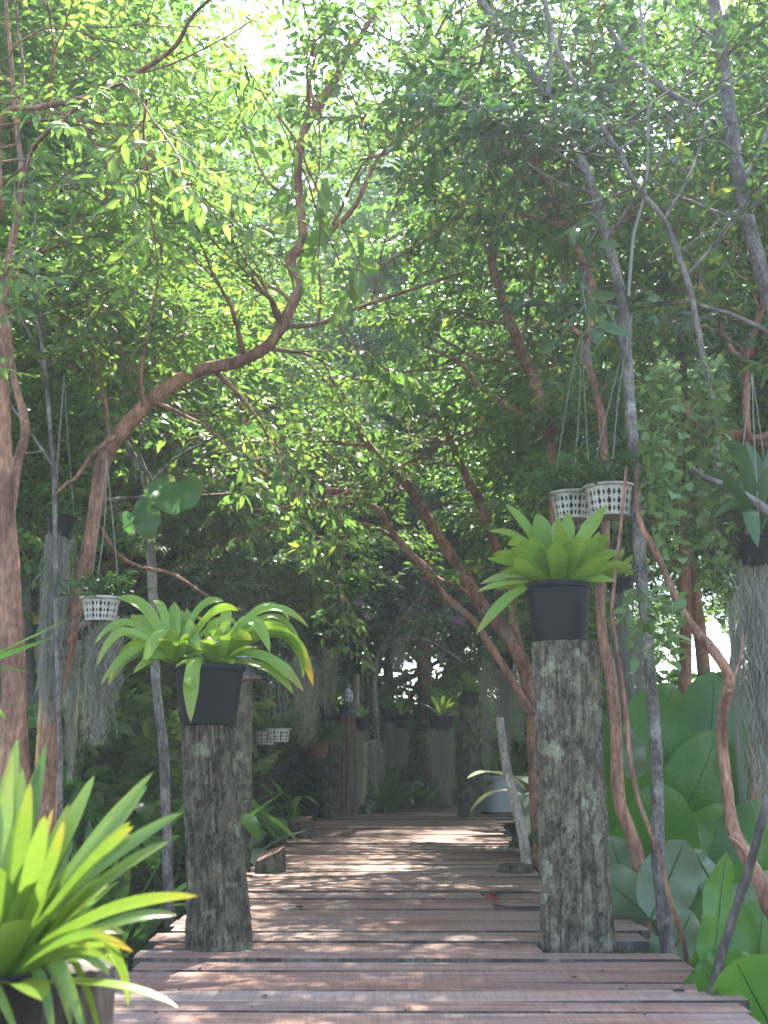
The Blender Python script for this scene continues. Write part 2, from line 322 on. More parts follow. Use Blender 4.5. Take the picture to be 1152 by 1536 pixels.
for off in (.28, 1.0, 1.72):
    m2 = MB()
    pts = [(LX(q) + off, q, -.085) for q in np.linspace(1.3, 12.3, 12)]
    for a, b_ in zip(pts[:-1], pts[1:]): box(m2, ((a[0] + b_[0]) / 2, (a[1] + b_[1]) / 2, -.09), (.06, b_[1] - a[1] + .01, .095))
    m2.build('joist', M['timber'], bw, False)
for q in (1.6, 3.1, 4.72, 6.3, 8, 9.8, 11.6):
    m2 = MB(); box(m2, ((LX(q) + RX(q)) / 2, q, -.19), (RX(q) - LX(q) - .12, .08, .10)); m2.build('bearer', M['timber'], bw, False)
    for x in (LX(q) + .15, RX(q) - .15):
        m2 = MB(); tube(m2, [(x, q + .12, GZ - .1), (x + .01, q + .12, -.05)], [.06, .055], 10, bump=.04); m2.build('support_post', M['log'], bw)
m2 = MB()
for q in np.arange(1.35, 7, .33):
    for xo in (.29, 1.01, 1.73):
        if rng.random() < .75:
            c = (LX(q) + xo + rng.normal(0, .012), q + rng.normal(0, .02), .0035); lathe(m2, [(.0001, .0012), (.0045, .001), (.0045, -.003)], c, 8)
m2.build('nail_heads', M['wire'], bw)

# ------------------------------------------------------------------ logs with real bark relief
def log_mesh(mb, base, top, r0, r1, seed, lump=.11, furrow=.018, sides=150, rows=230, flare=.06, topmi=1, tilt=(0, 0), sc=1.0):
    base = np.array(base, float); top = np.array(top, float); h = np.linalg.norm(top - base); a = np.linspace(0, 2 * math.pi, sides, endpoint=False)
    rows = max(12, int(rows)); V = np.zeros((rows, sides, 3))
    for i in range(rows):
        t = i / (rows - 1); c = base * (1 - t) + top * t; r = r0 * (1 - t) + r1 * t + flare * r0 * math.exp(-t * h / .12)
        z = t * h
        for k in range(sides):
            ca, sa = math.cos(a[k]), math.sin(a[k])
            big = mnoise.noise(Vector((ca * 1.1 + seed, sa * 1.1, z * 2.2)))
            wz = mnoise.noise(Vector((ca * 2, sa * 2, z * 5 + seed))) * .35
            p = Vector((ca * 5.5 / sc + seed * 3 + wz * .5, sa * 5.5 / sc + wz * .5, z * 1.2)); p2 = Vector((ca * 9 + seed, sa * 9 + 9, z * 5))
            f = max(1 - abs(mnoise.noise(p)) * 3.0, .96 - abs(mnoise.noise(p2)) * 3.6); f2 = mnoise.noise(Vector((ca * 11 + 5, sa * 11, z * 30 + seed)))
            pl = 1 - min(1, max(0, (f - .5) * 2.4)) ** 1.6
            rr = r * (1 + lump * big) - furrow * (1 - pl) + f2 * furrow * .30 + mnoise.noise(Vector((ca * 24, sa * 24 + 3, z * 60 + seed))) * furrow * .16
            V[i, k] = (c[0] + ca * rr, c[1] + sa * rr, c[2] + (tilt[0] * ca + tilt[1] * sa) * rr * t)
    i = np.arange(rows - 1)[:, None] * sides; j = np.arange(sides)[None, :]; j2 = (j + 1) % sides
    q = np.stack([i + j, i + j2, i + sides + j2, i + sides + j], -1).reshape(-1, 4)
    mb.add(V.reshape(-1, 3), None, q, 0)
    c1 = V[-1].mean(0); L1 = V[-1]; rings = [L1 * f + c1 * (1 - f) + np.array([0, 0, .004 * (f < 1)]) + rng.normal(0, .0012, L1.shape) for f in (1, .8, .5, .2)]
    VV = np.concatenate(rings + [c1[None]]); n = len(rings)
    i = np.arange(n - 1)[:, None] * sides
    q = np.stack([i + j, i + j2, i + sides + j2, i + sides + j], -1).reshape(-1, 4)
    mb.add(VV, [((n - 1) * sides + k, (n - 1) * sides + (k + 1) % sides, n * sides) for k in range(sides)], q, topmi)

def post(name, label, px, by, tx, ty, wb, wt, seed, mats, z=0.0, Y=None, group=None, down=.0, **kw):
    b = G(px, by, z) if Y is None else P(px, by, Y); Y = b[1]; t = P(tx, ty, Y)
    b[2] -= down
    o = thing(name, label, 'post', b, group); m = MB(); log_mesh(m, b, t, wb * Y / FPX / 2, wt * Y / FPX / 2, seed, **kw)
    # bark is the trunk of the post, its sawn top a part of its own
    m2 = MB(); m2.V = m.V[1:]; m2.A = m.A[1:]; n0 = len(m.V[0]); m2.n = m.n - n0
    m2.T = [(f - n0, 0) for f, _ in m.T]; m2.Q = [(f - n0, 0) for f, mi in m.Q if mi == 1]
    m1 = MB(); m1.V = m.V[:1]; m1.A = m.A[:1]; m1.n = n0; m1.Q = [(f, 0) for f, mi in m.Q if mi == 0]
    m1.build('bark', mats[0], o); m2.build('sawn_top', mats[1], o)
    return o, b, t
pA, bA, tA = post('log_post', 'rough dark log post carrying the black square pot, on the left boardwalk edge', 330, 1420, 311, 1088, 90, 76, 1.3, (M['log'], M['cut']), down=.02)
pB, bB, tB = post('log_post', 'thick grey log post carrying the big round black pot, tallest post on the right', 866, 1414, 848, 964, 100, 96, 4.1, (M['log_pale'], M['cut']), down=.02)
pC, bC, tC = post('log_post', 'slim pale weathered post just behind the left pot, with a lantern on its flat cap', 364, 1318, 366, 1020, 27, 25, 7.7, (M['log_pale'], M['cut']), z=GZ + .5, sides=60, rows=120, furrow=.006, down=.5)
pD, bD, tD = post('log_post', 'round far left log post with a square black pot, beside the squared timber', 496, 1228, 497, 1082, 30, 30, 9.2, (M['log'], M['cut']), sides=60, rows=80, furrow=.010, down=.02)
pF, bF, tF = post('log_post', 'dark lichen covered log post with yellow green bromeliad, in the middle of the far boardwalk', 704, 1226, 703, 1058, 31, 29, 12.4, (M['log'], M['cut']), sides=60, rows=80, furrow=.012, down=.02)
pG, bG, tG = post('log_stump', 'short sawn stump with a slanted red brown top, farther of the two left stumps', 452, 1257, 451, 1229, 36, 34, 3.4, (M['log'], M['cut']), sides=60, rows=30, furrow=.006, tilt=(.22, .1))
pH, bH, tH = post('log_stump', 'short sawn stump with split red top, nearer of the two left stumps', 404, 1308, 406, 1280, 44, 40, 5.9, (M['log'], M['cut']), sides=60, rows=30, furrow=.006, tilt=(.5, .1))
pK, bK, tK = post('log_stump', 'low dark cut stump lying flush in the deck at the foot of the leaning stick', 771, 1308, 772, 1297, 50, 46, 2.2, (M['log'], M['log']), sides=48, rows=12, furrow=.006)
for o in (pG, pH, pK): o['category'] = 'stump'
# squared timber E
b = G(522, 1224); Y = b[1]; o = thing('timber_post', 'squared brown timber post with a wire lantern on top, at the far left end', 'post', b)
m = MB(); t = P(522, 1070, Y); wE = 18 * Y / FPX; n = 24
zz = np.linspace(0, 1, n); V = []
for q in zz:
    c = b * (1 - q) + t * q; e = wE / 2 * (1 + .05 * math.sin(q * 9)); ch = e * .12
    for (sx, sy) in ((-1, -1), (1, -1), (1, 1), (-1, 1)):
        V += [c + np.array([sx * (e - ch * (1 if (sx * sy > 0) else 0)), sy * (e - ch * (0 if sx * sy > 0 else 1)), 0]), c + np.array([sx * (e - ch * (0 if sx * sy > 0 else 1)), sy * (e - ch * (1 if sx * sy > 0 else 0)), 0])]
V = np.array(V) + rng.normal(0, .0015, (len(V), 3)); i = np.arange(n - 1)[:, None] * 8; j = np.arange(8)[None, :]; j2 = (j + 1) % 8
m.add(V, [(8 * (n - 1), 8 * (n - 1) + k, 8 * (n - 1) + k + 1) for k in range(1, 7)], np.stack([i + j, i + j2, i + 8 + j2, i + 8 + j], -1).reshape(-1, 4)); m.build('shaft', M['timber'], o, False)
m = MB(); box(m, (b + t) / 2 * 0 + np.array([t[0], t[1], t[2] - .0]), (wE * 1.15, wE * 1.15, .03)); m.build('cap', M['wire'], o, False)
tE = t + np.array([0, 0, .016])
# thin pale post behind it
b = P(534, 1235, 14.2); t = P(534, 1012, 14.2); o = thing('thin_post', 'thin pale sunlit post standing behind the wire lantern', 'post', b); m = MB()
tube(m, [b, (b + t) / 2 + .01, t], [.045, .042, .04], 12, bump=.03); m.build('shaft', M['stick'], o)
# leaning stick
b = G(792, 1307); t = P(748, 1078, b[1] + .35); o = thing('leaning_stick', 'bare grey brown stick leaning out of the deck left of the thick right post', 'stick', b); m = MB()
pts = [b * (1 - q) + t * q + np.array([.01 * math.sin(q * 7), 0, 0]) for q in np.linspace(0, 1, 8)]; tube(m, pts, [.034, .034, .033, .034, .031, .030, .031, .028], 14, bump=.05); m.build('shaft', M['stick'], o)
# cap plate on C
m = MB(); box(m, tC + np.array([.02, 0, .012]), (.20, .20, .024), .1); m.build('cap_board', M['timber'], pC, False)
tC = tC + np.array([0, 0, .025])

def lantern(base, w_, h, label, square):
    o = thing('lantern', label, 'lantern', base); m = MB(); lathe(m, [(.001, 0), (w_ * .62, 0), (w_ * .62, h * .1), (w_ * .45, h * .3), (w_ * .45, h * .34), (.001, h * .34)], base, 20); m.build('base', M['wire'], o)
    m = MB(); lathe(m, [(w_ * .36, h * .34), (w_ * .42, h * .5), (w_ * .40, h * .72), (w_ * .2, h * .88), (.001, h * .92)], base, 20); m.build('glass', M['glass'], o)
    m = MB(); r = w_ * .5
    for k in range(6):
        a = k * math.pi / 3; pr = [(r, .34), (r, .7), (r * .8, .86), (r * .2, 1.0)]
        tube(m, [base + np.array([math.cos(a) * q, math.sin(a) * q, z * h]) for q, z in pr], [.004 * w_ / .12] * 4, 5)
    for z in (.36, .52, .7): tube(m, [base + np.array([math.cos(a) * r, math.sin(a) * r, z * h]) for a in np.linspace(0, 6.283, 17)], [.0035 * w_ / .12] * 17, 5, raw=True)
    m.build('wire_cage', M['wire'], o)
    m = MB(); lathe(m, [(w_ * .3, h * .93), (w_ * .12, h * 1.03), (.002, h * 1.06)], base, 16); tube(m, [base + np.array([math.cos(a) * w_ * .14, 0, h * (1.06 + .12 * math.sin(a))]) for a in np.linspace(0, 3.14, 9)], [.003] * 9, 5, raw=True); m.build('lid', M['wire'], o)
lantern(tC, .13, .25, 'black lantern with pale glass on the slim post, half hidden behind the drooping bromeliad', True)
lantern(tE, .14, .30, 'small round wire cage lantern with clear glass on the squared far timber', False)

# ------------------------------------------------------------------ pots and strap leaves
def strap(mb, p0, p1, p2, wd, fold=.25, n=14, tipk=0., taper=.35, round_tip=True, mi=0, twist=0, roll=None, face=0.0):
    """strap leaf along a bezier; wd = widest width"""
    t = np.linspace(0, 1, n)[:, None]; p0, p1, p2 = map(np.asarray, (p0, p1, p2))
    c = (1 - t) ** 2 * p0 + 2 * t * (1 - t) * p1 + t * t * p2; tan = np.gradient(c, axis=0); tan /= np.linalg.norm(tan, axis=1)[:, None] + 1e-9
    up = np.array([0, 0, 1.]); side = np.cross(tan, up); ln = np.linalg.norm(side, axis=1)
    h = unit(np.array([p2[1] - p0[1], -(p2[0] - p0[0]), 0]) + 1e-6)
    if roll is not None: h = unit(roll)
    side = np.where((ln > .25)[:, None], side / (ln[:, None] + 1e-9), h[None, :]) if roll is None else np.repeat(h[None], n, 0)
    for k in range(1, n):
        if np.dot(side[k], side[k - 1]) < 0: side[k] = -side[k]
    if face:
        fs = np.cross(tan, np.array([0, 1., 0])); fs /= np.linalg.norm(fs, axis=1)[:, None] + 1e-9
        if fs[n // 2] @ side[n // 2] < 0: fs = -fs
        fr = np.linspace(face * .7, face, n)[:, None]; q = side.copy()
        side = side * (1 - fr) + fs * fr; side -= tan * np.sum(side * tan, 1)[:, None]; side /= np.linalg.norm(side, axis=1)[:, None] + 1e-9
    ss = side.copy()
    for k in range(1, n - 1): ss[k] = side[k - 1] + side[k] + side[k + 1]
    side = ss / np.linalg.norm(ss, axis=1)[:, None]
    if twist: 
        nr = np.cross(side, tan); aa = (t * twist); side = side * np.cos(aa) + nr * np.sin(aa)
    nrm = np.cross(side, tan); tt = t[:, 0]
    wprof = (taper + (1 - taper) * np.sin(np.clip(tt * 1.35, 0, 1) * math.pi / 2)) * np.clip((1 - tt) / (.26 if round_tip else .5), 0, 1) ** .6
    wv = wd / 2 * wprof * (1 + .03 * np.sin(tt * 17 + p0[0] * 99)); us = np.array([-1, -.5, 0, .5, 1])
    V = c[:, None, :] + side[:, None, :] * (us[None, :, None] * wv[:, None, None]) + nrm[:, None, :] * ((np.abs(us) ** 1.5)[None, :, None] * wv[:, None, None] * fold * (1.1 - tt[:, None, None] * .6))
    lf = np.stack([np.repeat(us[None], n, 0), np.repeat(tt[:, None], 5, 1), np.full((n, 5), tipk)], -1)
    i = np.arange(n - 1)[:, None] * 5; j = np.arange(4)[None, :]
    mb.add(V.reshape(-1, 3), None, np.stack([i + j, i + j + 1, i + 5 + j + 1, i + 5 + j], -1).reshape(-1, 4), mi, lf.reshape(-1, 3))
def rosette(mb, c, n, L, wd, a0=15, a1=80, droop=.35, tipk=.3, fold=.3, round_tip=True, seed=0):
    r = np.random.default_rng(seed)
    for k in range(n):
        f = k / n; az = k * 2.39996 + r.normal(0, .15); el = R(90 - (a0 + (a1 - a0) * f) + r.normal(0, 4)); ll = L * r.uniform(.8, 1.1) * (.75 + .25 * f)
        d = np.array([math.cos(az) * math.cos(el), math.sin(az) * math.cos(el), math.sin(el)])
        st = np.array(c) + np.array([math.cos(az), math.sin(az), 0]) * wd * .3
        tip = st + d * ll - np.array([0, 0, droop * ll * (f * .8 + .2) * r.uniform(.6, 1.3)])
        strap(mb, st, st + d * ll * .6, tip, wd * r.uniform(.85, 1.1), fold, 10, tipk * (r.random() < .5), .55, round_tip)
def pot_round(o, c, r0, r1, h, m='pot', sides=40, sq=0, rz=0, name='pot', holes=0):
    """c = centre of the pot's foot; r0 foot radius, r1 rim radius"""
    c = np.asarray(c); mb = MB()
    lathe(mb, [(.001, 0), (r0, 0), (r0 + (r1 - r0) * .5, h * .5), (r0 + (r1 - r0) * .93, h * .9), (r0 + (r1 - r0) * .93 - .004, h * .9), (r0 * .96, h * .1)], c, sides, sq=sq, rz=rz)
    p = mb.build(name, M[m], o); mb = MB()
    rr = r0 + (r1 - r0) * .93
    lathe(mb, [(rr - .001, h * .895), (r1 * 1.04, h * .90), (r1 * 1.06, h * .93), (r1 * 1.06, h * .985), (r1 * 1.04, h), (r1 * .97, h), (r1 * .95, h * .98), (rr - .004, h * .90)], c, sides, sq=sq, rz=rz)
    k = mb.build('rim', M[m], p)
    mb = MB(); lathe(mb, [(r1 * .94, h * .88), (r1 * .5, h * .91), (.001, h * .92)], c, sides, sq=sq, rz=rz); mb.build('soil', M['soil'], o)

# --- right hero pot
YB = bB[1]
c = tB + np.array([0, 0, .005]); c[0] = P(840, 962, YB)[0]
rim = P(836, 876, YB); hB = rim[2] - c[2]
o = thing('potted_bromeliad', 'bright green bromeliad in a large round black pot on the thick right log post', 'potted plant', c)
pot_round(o, c, 40 * YB / FPX, 48 * YB / FPX, hB)
mb = MB()
def hero_leaves(mb, leaves, Yc, depth=.18, wscale=1.0):
    for L_ in leaves:
        bx, by, mx, my, tx, ty, w_, dy, tk = L_
        strap(mb, P(bx, by, Yc + dy * .15), P(mx * 2 - (bx + tx) / 2, my * 2 - (by + ty) / 2, Yc + dy * .6), P(tx, ty, Yc + dy), w_ * Yc / FPX * wscale * .86, .28, 18, tk, .6, True, roll=(1, .25 * (1 if tx < bx else -1), 0) if abs(tx - bx) < 45 else None, face=0 if abs(tx - bx) < 45 else .62)
LB = [(828, 870, 795, 800, 758, 756, 22, .12, .2), (832, 865, 818, 815, 808, 770, 40, .08, .1), (842, 865, 850, 815, 851, 768, 27, .14, 0), (838, 865, 838, 820, 832, 782, 26, .02, .2), (846, 868, 872, 812, 911, 757, 30, .05, .1),
      (826, 870, 785, 812, 733, 797, 18, .15, .3), (826, 868, 790, 820, 762, 818, 22, .0, 0), (822, 872, 785, 838, 738, 832, 18, -.05, .3), (820, 874, 782, 848, 744, 844, 19, .08, .2), (820, 876, 778, 862, 720, 876, 18, -.06, .3), (810, 880, 768, 893, 714, 952, 22, -.12, .5),
      (852, 876, 900, 852, 952, 862, 20, -.05, .3), (852, 874, 905, 862, 950, 846, 18, .1, .2), (850, 870, 892, 838, 938, 830, 24, .02, .1), (848, 870, 880, 830, 912, 818, 24, .1, .1), (850, 872, 885, 830, 915, 800, 22, -.05, .1),
      (832, 874, 812, 835, 798, 806, 40, -.12, .1), (842, 874, 852, 835, 868, 805, 44, -.14, 0), (846, 874, 872, 840, 898, 804, 34, -.08, 0), (836, 876, 836, 840, 832, 815, 42, -.16, 0), (828, 876, 800, 845, 778, 820, 30, -.1, .1), (850, 876, 880, 855, 915, 835, 26, -.14, .1), (824, 876, 796, 858, 752, 858, 22, -.15, .3), (850, 876, 880, 868, 925, 872, 20, -.16, .2)]
hero_leaves(mb, LB, YB + .02); r2 = np.random.default_rng(5)
for k in range(26):
    L_ = LB[r2.integers(0, len(LB))]; j = r2.normal(0, 14, 2); hero_leaves(mb, [(L_[0], L_[1], L_[2] + j[0] * .6, L_[3] + 6 + j[1] * .4, L_[4] * .88 + 836 * .12 + j[0], L_[5] * .88 + 860 * .12 + j[1], L_[6] * .78, L_[7] + r2.normal(0, .1), r2.random() * .25)], YB + .02)
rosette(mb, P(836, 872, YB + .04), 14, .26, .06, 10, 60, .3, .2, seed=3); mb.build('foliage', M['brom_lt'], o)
mb = MB(); lathe(mb, [(.0001, .004), (.012, .004), (.013, 0)], (0, 0, 0), 8)
# --- left hero pot (square)
YA = bA[1]
c = P(312, 1086, YA); rim = P(302, 999, YA); hA = rim[2] - c[2]
o = thing('potted_bromeliad', 'wide drooping bromeliad with pale centre in a square black pot on the left log post', 'potted plant', c)
pot_round(o, c, 40 * YA / FPX, 50 * YA / FPX, hA, sides=48, sq=7, rz=R(9))
mb = MB()
LA = [(255, 990, 222, 918, 177, 897, 24, .05, .2), (262, 985, 262, 940, 262, 903, 26, .1, .1), (252, 990, 195, 935, 142, 966, 18, .02, .2), (250, 992, 190, 948, 145, 1000, 20, -.08, .5), (258, 990, 244, 945, 214, 1002, 24, -.18, .1), (250, 994, 205, 975, 150, 1028, 20, -.1, .3), (252, 992, 205, 965, 170, 1015, 16, .1, .4),
      (268, 985, 298, 915, 336, 902, 18, .1, .1), (266, 985, 280, 945, 280, 912, 18, .15, .2), (275, 985, 318, 920, 358, 917, 16, .0, .1), (258, 985, 225, 940, 200, 925, 18, .2, .2), (252, 990, 200, 955, 165, 940, 16, .22, .2),
      (330, 985, 338, 940, 340, 905, 22, .12, .1), (332, 988, 395, 915, 464, 942, 18, .12, .4), (330, 992, 395, 985, 456, 1038, 24, -.05, .8), (336, 986, 420, 950, 470, 1030, 26, .04, 1.), (330, 985, 372, 930, 405, 980, 24, -.12, .1), (336, 986, 400, 935, 452, 978, 16, .08, .3), (306, 990, 290, 1000, 286, 1084, 26, -.31, .4),
      (330, 988, 360, 950, 395, 935, 20, .15, .2), (322, 986, 318, 945, 330, 925, 22, -.05, .2), (318, 988, 350, 955, 378, 960, 22, -.08, .2), (300, 988, 290, 955, 285, 930, 20, .0, .2), (336, 988, 385, 955, 420, 955, 16, .2, .3), (258, 992, 225, 970, 190, 975, 20, .0, .4), (262, 992, 235, 985, 200, 1010, 18, -.16, .3), (270, 992, 262, 965, 245, 960, 26, -.16, .2)]
hero_leaves(mb, LA, YA)
for k in range(18):
    L_ = LA[r2.integers(0, len(LA))]; j = r2.normal(0, 14, 2); bx_ = 262 if L_[0] < 298 else 330; hero_leaves(mb, [(L_[0], L_[1], L_[2] + j[0] * .6, L_[3] + 6 + j[1] * .4, L_[4] * .85 + bx_ * .15 + j[0], min(L_[5], 1030) * .85 + 985 * .15 + j[1] * .7, L_[6] * .72, L_[7] + abs(r2.normal(0, .1)), r2.random())], YA)
rosette(mb, P(262, 998, YA), 22, .22, .05, 10, 75, .35, .4, seed=5); rosette(mb, P(328, 998, YA), 22, .22, .05, 10, 75, .35, .4, seed=6)
mb.build('foliage', M['brom_lt'], o); mb = MB(); rosette(mb, P(314, 970, YA - .1), 9, .055, .022, 20, 75, .2, 0, seed=9); mb.build('pale_heart_leaves', M['pale'], o)
# --- near blurred plant on its log
YN = 1.7
b = P(70, 1620, YN); b[2] = GZ; t = P(48, 1452, YN)
c = P(8, 1508, YN)
bl = P(14, 1600, YN); o = thing('log_post', 'dark red brown log post in the bottom left corner, behind the blurred potted plant', 'post', (bl[0] + .04, bl[1] + .16, GZ)); m = MB(); log_mesh(m, (bl[0] + .045, bl[1] + .17, GZ), (bl[0] + .045, bl[1] + .17, P(0, 1448, YN + .17)[2]), .065, .06, 8.8, sides=50, rows=60, furrow=.006, topmi=0); m.build('bark', M['bark_dark'], o)
bp = P(-2, 1600, YN); o = thing('potted_bromeliad', 'large out of focus bright green bromeliad filling the bottom left corner', 'potted plant', (bp[0], bp[1], bp[2]))
pot_round(o, bp, .045, .062, .13)
m = MB(); tube(m, [(bp[0], bp[1], GZ), (bp[0], bp[1], bp[2] - .001)], [.05, .05], 14, bump=.03); so = m.build('log_post', M['timber']); tag(so, 'short brown post under the blurred corner bromeliad pot', 'post')
mb = MB()
LN = [(-8, 1440, 5, 1280, 26, 1106, 46, .12, .0), (5, 1440, 30, 1300, 70, 1112, 34, .18, 0), (5, 1440, 22, 1320, 38, 1196, 44, .04, 0), (10, 1440, 75, 1300, 142, 1162, 42, .1, 0), (12, 1445, 120, 1290, 230, 1158, 34, .06, .1), (8, 1440, 45, 1330, 80, 1212, 30, .0, 1), (10, 1445, 90, 1320, 184, 1246, 24, .1, 1), (12, 1450, 140, 1310, 275, 1218, 34, .0, .1), (14, 1455, 120, 1350, 210, 1286, 26, .04, .1), (12, 1462, 150, 1372, 298, 1344, 32, -.03, .4), (14, 1470, 105, 1408, 200, 1428, 30, -.1, 1), (20, 1462, 130, 1395, 192, 1488, 30, .06, 0), (10, 1475, 70, 1430, 128, 1560, 28, -.05, 0), (15, 1470, 95, 1425, 160, 1600, 20, .08, 0), (0, 1470, -5, 1480, 30, 1560, 24, -.12, 0), (0, 1440, -30, 1320, -40, 1180, 44, .1, 0), (0, 1450, -60, 1350, -120, 1260, 40, .1, 0), (5, 1445, 60, 1350, 110, 1260, 38, .12, 0), (5, 1450, 70, 1370, 150, 1330, 34, .1, 0), (0, 1450, 20, 1380, 40, 1290, 46, -.05, 0), (-5, 1440, -20, 1340, -10, 1160, 44, .1, 0)]
hero_leaves(mb, LN, YN, wscale=.85)
for k in range(34):
    L_ = LN[r2.integers(0, 13)]; j = r2.normal(0, 24, 2); hero_leaves(mb, [(L_[0], L_[1] + 8, L_[2] + j[0] * .6, L_[3] + j[1] * .5 + 12, L_[4] * .85 + j[0], L_[5] * .85 + 1460 * .15 + j[1], L_[6] * .65, L_[7] + r2.normal(0, .08), r2.random() * .6)], YN)
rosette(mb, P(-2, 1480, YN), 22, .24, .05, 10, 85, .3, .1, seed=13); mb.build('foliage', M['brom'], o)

# --- far potted plants on posts
def potted(label, base, r0, r1, h, n, L_, wd, matl='brom', sq=0, seed=1, a0=10, a1=95, droop=.5, tipk=.4, group=None):
    o = thing('potted_bromeliad', label, 'potted plant', base, group); pot_round(o, base, r0, r1, h, sides=24, sq=sq)
    mb = MB(); rosette(mb, base + np.array([0, 0, h * .95]), n, L_, wd, a0, a1, droop, tipk, seed=seed); mb.build('foliage', M[matl], o); return o
potted('yellow green bromeliad in a small black pot on the middle far post', tF + np.array([0, 0, .004]), .10, .125, .15, 34, .36, .055, seed=21)
potted('green bromeliad in a square black pot on the far left log post', tD + np.array([0, 0, .004]), .11, .13, .17, 26, .34, .06, sq=6, seed=22, tipk=.6)

# --- white tub with plants
b = G(757, 1222); b[1] += .25; s = b[1] / FPX
o = thing('planter_tub', 'big round greyish white plastic tub with leafy plants, at the far right deck edge', 'planter', b); mb = MB()
lathe(mb, [(.001, 0), (27 * s, 0), (32 * s, .03), (34 * s, 50 * s), (36 * s, 51 * s), (36 * s, 54 * s), (33.5 * s, 54 * s), (33 * s, 45 * s), (.001, 43 * s)], b, 36); mb.build('tub', M['tub'], o)
mb = MB(); rosette(mb, b + np.array([-.05, 0, .33]), 16, .55, .11, 5, 70, .4, .3, seed=31); rosette(mb, b + np.array([.12, 0.05, .33]), 12, .5, .1, 5, 60, .3, .9, seed=32); mb.build('foliage', M['fern'], o)

# ------------------------------------------------------------------ moss, baskets, vines
def moss_mesh(name, L_, rad, n, seed, curl=.02, flat=1.0):
    r = np.random.default_rng(seed); mb = MB(); seg = 22
    cl = r.normal(0, rad * .45, (9, 2)); cll = r.uniform(.45, 1.0, 9)
    for k in range(n):
        g = r.integers(0, 9); x, y_ = cl[g] + r.normal(0, rad * .22, 2); y_ *= flat
        ll = L_ * cll[g] * (1 - .75 * r.random() ** 2.2); z0 = -L_ * .0 - r.random() ** 3 * L_ * .45; ll = min(ll, L_ + z0); t = np.linspace(0, 1, seg); ph = r.random(4) * 6.28; fr = r.uniform(18, 55, 2); dr = r.normal(0, .035, 2)
        c = np.stack([x * (1 - .3 * t) + dr[0] * t + curl * (np.sin(t * fr[0] * ll + ph[0]) * .5 + np.sin(t * 7 + ph[1]) * .6) + r.normal(0, .006, seg), y_ * (1 - .3 * t) + dr[1] * t + curl * (np.cos(t * fr[1] * ll + ph[2]) * .5 + np.sin(t * 6 + ph[3]) * .6), z0 - t * ll], -1)
        wv = np.full(seg, .0013 + .0012 * r.random()); wv[-1] = .0003; ang = ph[0] + t * 9; sd = np.stack([np.cos(ang), np.sin(ang), np.zeros(seg)], -1)
        V = np.stack([c - sd * wv[:, None], c + sd * wv[:, None]], 1).reshape(-1, 3); i = np.arange(seg - 1)[:, None] * 2
        mb.add(V, None, np.concatenate([i, i + 1, i + 3, i + 2], 1))
        for q2 in range(6):   # side whisker
            k2 = r.integers(3, seg - 1); d = r.normal(0, 1, 3) * .03; d[2] = -abs(d[2]) * .6; e = c[k2] + d; m_ = c[k2] + d * .5 + np.array([0, 0, .006]); ww = np.array([.001, 0.0006, 0])
            mb.add(np.array([c[k2] - ww, c[k2] + ww, m_ - ww, m_ + ww, e]), [(2, 3, 4)], [(0, 1, 3, 2)])
    return mb.mesh(name, M['moss'])
MOSS = [moss_mesh('hanging_moss', 1.0, .13, 420, 1), moss_mesh('hanging_moss', 1.0, .16, 420, 2, .028), moss_mesh('hanging_moss', 1.0, .20, 400, 3, .024, .6), moss_mesh('hanging_moss', 1.0, .16, 170, 4, .03)]
def moss_at(parent, top, L_, rad, k=0, name='moss', rz=0, off=True):
    o = bpy.data.objects.new(name, MOSS[k]); COL.objects.link(o); k = 3 if L_ * FPX / 8.9 < 150 and L_ < .9 else k; base = [.13, .16, .20, .16][k]
    l = np.asarray(top) - (np.array(list(parent['_o'])) if parent is not None else 0)
    o.location = tuple(l); o.scale = (rad / base, rad / base, L_); o.rotation_euler = (0, 0, rz)
    if parent is not None: o.parent = parent
    return o

def basket_mesh(mb, c, r0, r1, h, sides=30, rows=3, th=.003):
    """slotted plastic basket: a wall with real openings"""
    N_ = sides * 10; K = 26; lv = np.linspace(0, 1, K); c = np.asarray(c)
    a = np.linspace(0, 2 * math.pi, N_, endpoint=False); jj, ii = np.meshgrid(np.arange(N_), np.arange(K - 1)); u = (jj + .5) / 5; z = (ii + .5) / (K - 1); hole = np.zeros(u.shape, bool)
    for rw, zc in enumerate((.2, .47, .76)):
        for p_ in (0, 1):
            uc = np.round((u - p_ - rw) / 2) * 2 + p_ + rw; big = (p_ + rw) % 2 == 0
            hole |= ((u - uc) / (.34 if big else .22)) ** 2 + ((z - zc) / (.125 if big else .075)) ** 2 < 1
    for dr, fl in ((0, 1), (-th, -1)):
        V = np.concatenate([np.stack([np.cos(a) * (r0 + (r1 - r0) * q + dr), np.sin(a) * (r0 + (r1 - r0) * q + dr), np.full(N_, q * h)], -1) for q in lv]) + c
        k0 = ii[~hole]; k1 = jj[~hole]; k2 = (k1 + 1) % N_; f = np.stack([k0 * N_ + k1, k0 * N_ + k2, (k0 + 1) * N_ + k2, (k0 + 1) * N_ + k1], -1)
        mb.add(V, None, f[:, ::fl])
    lathe(mb, [(.001, 0), (r0, 0), (r0, .001), (r0 - th, .003), (.001, .003)], c, N_)
    lathe(mb, [(r1 - th, h), (r1 + .012, h), (r1 + .014, h + .006), (r1 + .012, h + .012), (r1 - th, h + .012), (r1 - th, h)], c, N_)
SPR = {}
